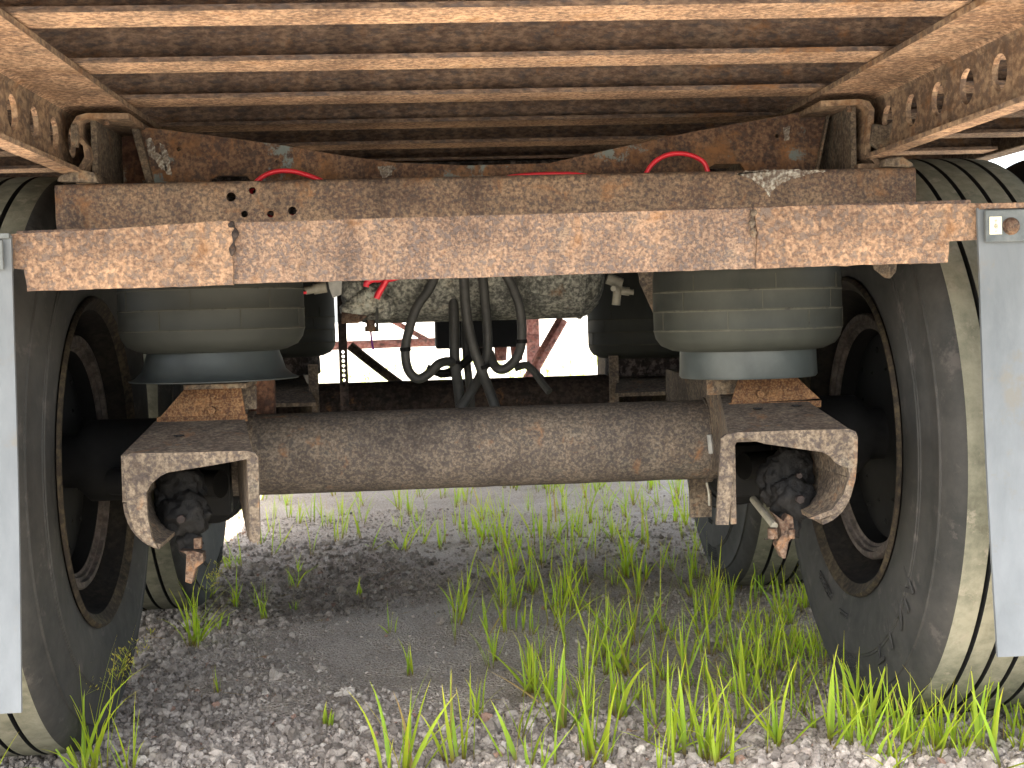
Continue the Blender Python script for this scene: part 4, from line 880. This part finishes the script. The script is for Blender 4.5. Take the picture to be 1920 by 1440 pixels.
for c_, d_ in (((0.0227, 2.8400, 0.6429), (0.25, 0, -1)), ((-0.1377, 2.8600, 0.6831), (0.05, 0, -1)), ((0.1016, 2.8500, 0.6930), (0.0, 0, -1)), ((-0.0353, 2.9200, 0.6509), (0.02, 0, -1))):
    d_ = Vector(d_).normalized()*0.004; bm = bmesh.new(); tube(bm, [Vector(c_)-d_, Vector(c_)+d_], 0.0118, 14, curve=False); finish('hose_clip', bm, 'black', bogie, smooth=True, angle=40)
RH = [([(-0.3745, 2.3000, 0.9658), (-0.3566, 2.3000, 0.9819), (-0.3347, 2.3000, 0.9910), (-0.3087, 2.3000, 0.9913), (-0.2830, 2.3000, 0.9847), (-0.2616, 2.3000, 0.9756), (-0.2403, 2.3000, 0.9630)], 0.0040),
      ([(0.2696, 2.2900, 0.9663), (0.2880, 2.2900, 0.9914), (0.3106, 2.2900, 1.0041), (0.3374, 2.2900, 1.0062), (0.3596, 2.2900, 0.9997), (0.3746, 2.2900, 0.9879), (0.3812, 2.2900, 0.9640)], 0.0040),
      ([(0.0004, 2.3000, 0.9641), (0.0537, 2.3000, 0.9753), (0.1068, 2.3000, 0.9781), (0.1600, 2.3000, 0.9766), (0.2043, 2.3000, 0.9687)], 0.0035),
      ([(-0.1313, 2.7000, 0.8310), (-0.1676, 2.7000, 0.8226), (-0.1933, 2.7000, 0.8233), (-0.2058, 2.7000, 0.8174), (-0.2081, 2.7000, 0.8093)], 0.0062),
      ([(-0.1685, 2.6900, 0.8203), (-0.1760, 2.6900, 0.8082), (-0.1847, 2.6900, 0.7940), (-0.1880, 2.6900, 0.7859)], 0.0062),
      ([(-0.3357, 2.6800, 0.7998), (-0.3204, 2.6800, 0.8015)], 0.003)]
for k, (pts, r_) in enumerate(RH):
    bm = bmesh.new(); tube(bm, pts, r_, 10); finish('red_air_line', bm, 'redhose', bogie, smooth=True, angle=60)
# red lines pass behind the punched holes too
bm = bmesh.new(); tube(bm, [(-0.3629, 2.2600, 0.9626), (-0.3699, 2.2600, 0.9568), (-0.3622, 2.2600, 0.9336), (-0.3409, 2.2600, 0.9136), (-0.3051, 2.2600, 0.9145), (-0.2610, 2.2600, 0.9058)], 0.0038, 8); finish('red_air_line', bm, 'redhose', bogie, smooth=True)
# small dangling bits near the arms
bm = bmesh.new(); tube(bm, [(0.4093, 2.5000, 0.4310), (0.4129, 2.5000, 0.4112), (0.4134, 2.5000, 0.3886)], 0.0022, 6); finish('hanging_wire', bm, 'brass', bogie)
bm = bmesh.new(); bx(bm, 0.425, 0.470, 2.75, 2.757, 0.33, 0.44); finish('brake_bracket', bm, 'arm', bogie, bevel=0.001)
for s in (-1, 1):
    bm = bmesh.new(); p0 = (0.3747, 3.4500, 0.6761) if s > 0 else (-0.3742, 3.4500, 0.6971); bx(bm, p0[0]-0.012, p0[0]+0.012, 3.45, 3.46, 0.45, 0.64); finish('strap_iron', bm, 'arm', bogie, bevel=0.001)

# ------------------------------------------------------------------ grass
m, nt, b = new_mat('grass_blade')
th = N(nt, 'ShaderNodeAttribute', attribute_name='along'); tn = N(nt, 'ShaderNodeAttribute', attribute_name='tint')
c = ramp(nt, th.outputs['Fac'], [(0.0, (0.09, 0.035, 0.04)), (0.08, (0.14, 0.13, 0.04)), (0.25, (0.22, 0.36, 0.035)), (0.8, (0.36, 0.55, 0.05)), (1.0, (0.56, 0.60, 0.10))])
c2 = mix(nt, tn.outputs['Fac'], c, mix(nt, 1.0, c, (1.5, 1.12, 0.8), 'MULTIPLY'))
st = ramp(nt, tn.outputs['Fac'], [(0.965, 0.0), (0.985, 1.0)])
c2 = mix(nt, st, c2, (0.40, 0.28, 0.12))
nt.links.new(c2, b.inputs['Base Color']); b.inputs['Roughness'].default_value = 0.55; b.inputs['Specular IOR Level'].default_value = 0.3
tr = N(nt, 'ShaderNodeBsdfTranslucent'); nt.links.new(mix(nt, 1.0, c2, (1.3, 1.25, 0.7), 'MULTIPLY'), tr.inputs[0])
ms = N(nt, 'ShaderNodeMixShader'); ms.inputs[0].default_value = 0.5; out = nt.nodes['Material Output']
nt.links.new(b.outputs[0], ms.inputs[1]); nt.links.new(tr.outputs[0], ms.inputs[2]); nt.links.new(ms.outputs[0], out.inputs[0])
M['grass'] = m
class Blades:
    def __init__(s): s.V, s.F, s.A, s.T, s.n = [], [], [], [], 0
    def blade(s, base, az, h, w, lean, droop, tint, seg=7):
        """one folded tapering blade"""
        d = np.array([math.cos(az), math.sin(az), 0]); side = np.array([-d[1], d[0], 0]); ang = lean; p = np.array(base, float); L = h/seg; tw = RNG.uniform(-0.8, 0.8)
        roll = RNG.uniform(0, math.pi)
        sidev = side*math.cos(roll)+d*math.sin(roll)
        rows = []
        for k in range(seg+1):
            t = k/seg; ww = w*(0.55+0.45*min(1, t*4))*(1-max(0, t-0.35)/0.65)**0.8*0.5 if k < seg else 0.00015
            sd_ = sidev*math.cos(tw*t)+d*math.sin(tw*t)*0.5
            nrm = np.array([d[0]*math.cos(ang), d[1]*math.cos(ang), -math.sin(ang)])
            rows.append((p-sd_*ww, p-nrm*ww*0.45, p+sd_*ww)); 
            p = p+L*np.array([d[0]*math.sin(ang), d[1]*math.sin(ang), math.cos(ang)]); ang += droop/seg*(0.4+1.2*t)
        for r_ in rows: s.V += list(r_)
        for k in range(seg):
            a = s.n+3*k
            s.F += [(a, a+1, a+4, a+3), (a+1, a+2, a+5, a+4)]
        for k in range(seg+1): s.A += [k/seg]*3; s.T += [tint]*3
        s.n += 3*(seg+1)
    def tuft(s, x, y, n, h, w=0.006, spread=0.5, lean=None, jitter=0.012, droop=0.5, seg=7):
        g_ = float(hgt(np.array([x]), np.array([y]))[0])-0.003
        for k in range(n):
            az = RNG.uniform(0, 6.283); ln = abs(RNG.normal(0.16, spread*0.6)); hh = h*RNG.uniform(0.45, 1.0)
            if k == 0: hh = h; ln *= 0.4
            if lean is not None and RNG.random() < 0.6: az = lean+RNG.normal(0, 0.5)
            bx_, by_ = x+RNG.normal(0, jitter*0.6), y+RNG.normal(0, jitter*0.6)
            s.blade((bx_, by_, g_), az, hh, w*RNG.uniform(0.6, 1.15), min(ln, 1.1), RNG.normal(droop, 0.35), RNG.random(), seg)
    def obj(s, name, origin=None):
        V = np.array(s.V); o0 = np.zeros(3) if origin is None else np.array(origin)
        me_ = mesh_np(name, V-o0, np.array(s.F), M['grass'], True, {'along': np.array(s.A), 'tint': np.array(s.T)})
        o_ = bpy.data.objects.new(name, me_); COL.objects.link(o_); o_.location = o0; return o_
def seedhead(bl, base, h, az, lean):
    """thin stalk with an open panicle of tiny seeds"""
    bl.blade(base, az, h, 0.0024, lean, 0.35, 0.7, 8)
    d = np.array([math.cos(az), math.sin(az), 0])
    for k in range(26):
        t = RNG.uniform(0.62, 1.02); a = lean+0.3*t; p = np.array(base)+h*t*np.array([d[0]*math.sin(a), d[1]*math.sin(a), math.cos(a)])
        az2 = RNG.uniform(0, 6.28); L = 0.035*(1.15-t)*2.2*RNG.uniform(0.4, 1)
        bl.blade(p, az2, L, 0.0011, RNG.uniform(0.5, 1.2), 0.2, 0.9, 2)
        e = p+L*0.9*np.array([math.cos(az2)*0.8, math.sin(az2)*0.8, 0.55])
        bl.blade(e, az2, 0.006, 0.0034, 0.6, 0, 0.975, 2)
TUFTS = [  # base x y, blades, height, width, spread, droop, lean, seedheads, label
 ((-0.69, 2.39), 24, 0.25, 0.0065, 0.75, 0.7, None, 4, 'green grass clump with feathery seed heads at the foot of the left tyre, bottom left'),
 ((-0.664, 3.283), 26, 0.195, 0.0058, 0.6, 0.45, None, 2, 'tall bright grass clump with one seed stalk below the left brake clevis'),
 ((-0.546, 2.879), 4, 0.070, 0.0065, 0.35, 0.1, None, 0, 'small two-leaved green shoot alone on coarse gravel right of the left tyre'),
 ((-0.306, 2.656), 6, 0.052, 0.0055, 0.55, 0.2, None, 0, 'tiny green sprout alone among the coarsest gravel left of centre'),
 ((-0.151, 2.969), 7, 0.108, 0.0070, 0.28, 0.15, None, 0, 'upright bushy sprout with dark red stem on bare sand, centre'),
 ((-0.197, 3.353), 4, 0.088, 0.0050, 0.5, 0.3, None, 0, 'thin leaning sprout at the right edge of the bare sandy patch'),
 ((0.036, 3.088), 5, 0.125, 0.0060, 0.5, 0.2, None, 0, 'V-shaped pale green sprout right of the upright bushy one'),
 ((-0.021, 2.632), 6, 0.118, 0.0060, 0.55, 0.4, None, 0, 'sprout with one long blade leaning left and dark red base, above the foreground clumps'),
 ((-0.301, 3.967), 4, 0.060, 0.0060, 0.6, 0.3, None, 0, 'small yellow-green shoot on the darker soil'),
 ((-0.185, 4.482), 10, 0.105, 0.0060, 1.4, 0.3, None, 0, 'low spreading plant with sideways stems on the brow behind the darker patch'),
 ((-0.065, 4.668), 6, 0.120, 0.0060, 0.5, 0.2, None, 0, 'upright tuft with dark stem just right of the low spreading plant'),
 ((-0.028, 3.369), 9, 0.135, 0.0065, 0.4, 0.3, None, 0, 'two-stemmed grass tuft in the middle of the sandy ground'),
 ((-0.160, 2.313), 13, 0.205, 0.0095, 0.55, 0.35, None, 0, 'big broad-bladed green clump cut off by the bottom edge, left of centre'),
 ((-0.065, 2.370), 9, 0.180, 0.0080, 0.45, 0.2, None, 0, 'tall pointed green clump at the bottom edge beside the broad-bladed one'),
 ((0.114, 2.700), 10, 0.170, 0.0060, 0.35, 0.2, None, 0, 'dense leafy clump at the left edge of the thick grass, foreground'),
 ((0.159, 2.351), 10, 0.170, 0.0080, 0.45, 0.2, None, 0, 'tallest grass clump with one very long straight blade, bottom centre right'),
 ((0.368, 2.320), 11, 0.190, 0.0085, 0.6, 0.35, None, 0, 'bright broad clump at the bottom edge below the right brake clevis'),
 ((0.674, 2.494), 9, 0.170, 0.0080, 0.6, 0.3, None, 0, 'grass clump with two tall blades against the foot of the right tyre'),
]
for (p, n, h, w, sp, dr, ln, sh, lab) in TUFTS:
    bl = Blades(); bl.tuft(p[0], p[1], n, h, w, sp, ln, 0.010 if n < 8 else 0.022, dr)
    g_ = float(hgt(np.array([p[0]]), np.array([p[1]]))[0])
    if 'tallest' in lab: bl.blade((p[0], p[1], g_), 0.3, 0.30, 0.0065, 0.03, 0.06, 0.4, 9)
    for k in range(sh): seedhead(bl, (p[0]+RNG.normal(0, 0.02), p[1]+RNG.normal(0, 0.02), g_), h*RNG.uniform(0.85, 1.3), RNG.uniform(-0.5, 2.0), RNG.uniform(0.05, 0.3))
    o_ = bl.obj('grass_clump', (p[0], p[1], g_)); o_['label'] = lab; o_['category'] = 'grass clump'; o_['group'] = 'separate grass clumps growing in the gravel'
# the uncountable rest
bl = Blades()
for px_, py_, n_, h_ in ((0.02, 2.33, 6, 0.14), (0.20, 2.40, 8, 0.16), (0.27, 2.62, 7, 0.17), (0.33, 2.36, 9, 0.19), (0.42, 2.55, 7, 0.16), (0.47, 2.34, 8, 0.17), (0.52, 2.75, 7, 0.15), (0.60, 2.30, 8, 0.18), (0.66, 2.38, 7, 0.16), (0.74, 2.26, 9, 0.17), (0.82, 2.24, 8, 0.15), (0.40, 2.30, 7, 0.15), (0.14, 2.85, 6, 0.16), (0.30, 2.95, 7, 0.18), (0.12, 2.56, 8, 0.18)):
    bl.tuft(px_+RNG.normal(0, 0.02), py_, n_, h_, 0.0088, 0.75, None, 0.018, 0.4, 8)
for k in range(55):
    x = RNG.uniform(0.05, 0.75); y = RNG.uniform(2.3, 3.0)
    bl.tuft(x, y, int(RNG.integers(2, 6)), RNG.uniform(0.07, 0.19), RNG.uniform(0.0035, 0.006), 0.7, None, 0.012, 0.35, 7)
for k in range(105):
    y = RNG.uniform(2.95, 4.9); x = RNG.uniform(0.0, 0.24)*y-0.02+RNG.normal(0, 0.06)
    bl.tuft(x, y, int(RNG.integers(3, 7)), RNG.uniform(0.08, 0.20), RNG.uniform(0.004, 0.006), 0.6, None, 0.012, 0.3, 6)
for k in range(130):
    y = RNG.uniform(4.7, 7.4); x = RNG.uniform(-0.20, 0.27)*y
    bl.tuft(x, y, int(RNG.integers(3, 8)), RNG.uniform(0.09, 0.20), 0.006, 0.5, None, 0.015, 0.3, 5)
def gdens(x, y):
    a = smooth((x-0.02+0.05*np.sin(6*y))/0.25)*smooth((y-2.1)/0.3)                  # right half
    a *= 1-0.75*np.exp(-((x-0.85)/0.25)**2-((y-3.3)/0.2)**2)
    b_ = 0.30*smooth((y-4.1)/0.8); return np.clip(0.85*a*(1-0.35*smooth((y-3.6)/1.5))+b_, 0, 1)*(1-np.exp(-((x+0.25)/0.4)**2-((y-3.2)/0.6)**2))
n = 0; tries = 0
while n < 430 and tries < 20000:
    tries += 1; y = 2.15+RNG.random()*4.2; x = RNG.uniform(-0.42, 0.44)*y+0.06*y
    if RNG.random() > gdens(x, y)*(0.25+0.75*(0.5+0.5*math.sin(9*x+3*math.sin(7*y)))): continue
    if abs(abs(x)-0.84) < 0.17 and (abs(y-2.61) < 0.20 or abs(y-3.86) < 0.20): continue
    hh = min(0.24, 0.06+RNG.gamma(2.2, 0.030)); bl.tuft(x, y, int(RNG.integers(2, 7)), hh, RNG.uniform(0.0036, 0.006), 0.65, None, 0.008, 0.35, 6); n += 1
for k in range(46):                                                      # fringe round the tyres
    s = 1 if RNG.random() < 0.75 else -1; y = RNG.choice([3.15, 3.30, 3.45, 2.3])+RNG.normal(0, 0.08); x = s*RNG.uniform(0.62, 1.1); bl.tuft(x, y, 7, RNG.uniform(0.06, 0.16), 0.0055, 0.5, None, 0.012, 0.4, 6)
for k in range(26):
    x = RNG.uniform(0.60, 0.98); y = RNG.uniform(2.12, 2.36); bl.tuft(x, y, 4, RNG.uniform(0.08, 0.19), 0.006, 0.75, None, 0.012, 0.4, 6)
for k in range(60):                                                     # dense yellow patch by the right front wheel
    x = RNG.normal(0.68, 0.10); y = RNG.normal(3.05, 0.16); 
    if x > 0.8 and y < 2.95: continue
    bl.tuft(x, y, 6, RNG.uniform(0.04, 0.09), 0.0042, 0.6, None, 0.012, 0.3, 6)
for k in range(16):
    x = RNG.uniform(-0.86, -0.45); y = RNG.uniform(3.3, 4.6); bl.tuft(x, y, 6, RNG.uniform(0.05, 0.12), 0.0045, 0.5, None, 0.012, 0.4, 6)
for k in range(70):                                                      # dead blades lying on the stones
    y = RNG.uniform(2.25, 4.2); x = RNG.uniform(-0.25, 0.36)*y
    bl.blade((x, y, float(hgt(np.array([x]), np.array([y]))[0])+0.008), RNG.uniform(0, 6.28), RNG.uniform(0.02, 0.07), 0.003, 1.5, 0.08, 0.99, 3)
o_ = bl.obj('grass'); o_['kind'] = 'stuff'; o_['label'] = 'scattered young green grass growing through the gravel under the trailer'; o_['category'] = 'grass'
bl = Blades()
for k in range(900):
    y = RNG.uniform(9, 24); x = RNG.uniform(-0.35, 0.4)*y; bl.tuft(x, y, 4, RNG.uniform(0.1, 0.28), 0.012, 0.5, None, 0.05, 0.4, 3)
o_ = bl.obj('weeds'); o_['kind'] = 'stuff'; o_['label'] = 'sunlit weeds far beyond the trailer'; o_['category'] = 'weeds'
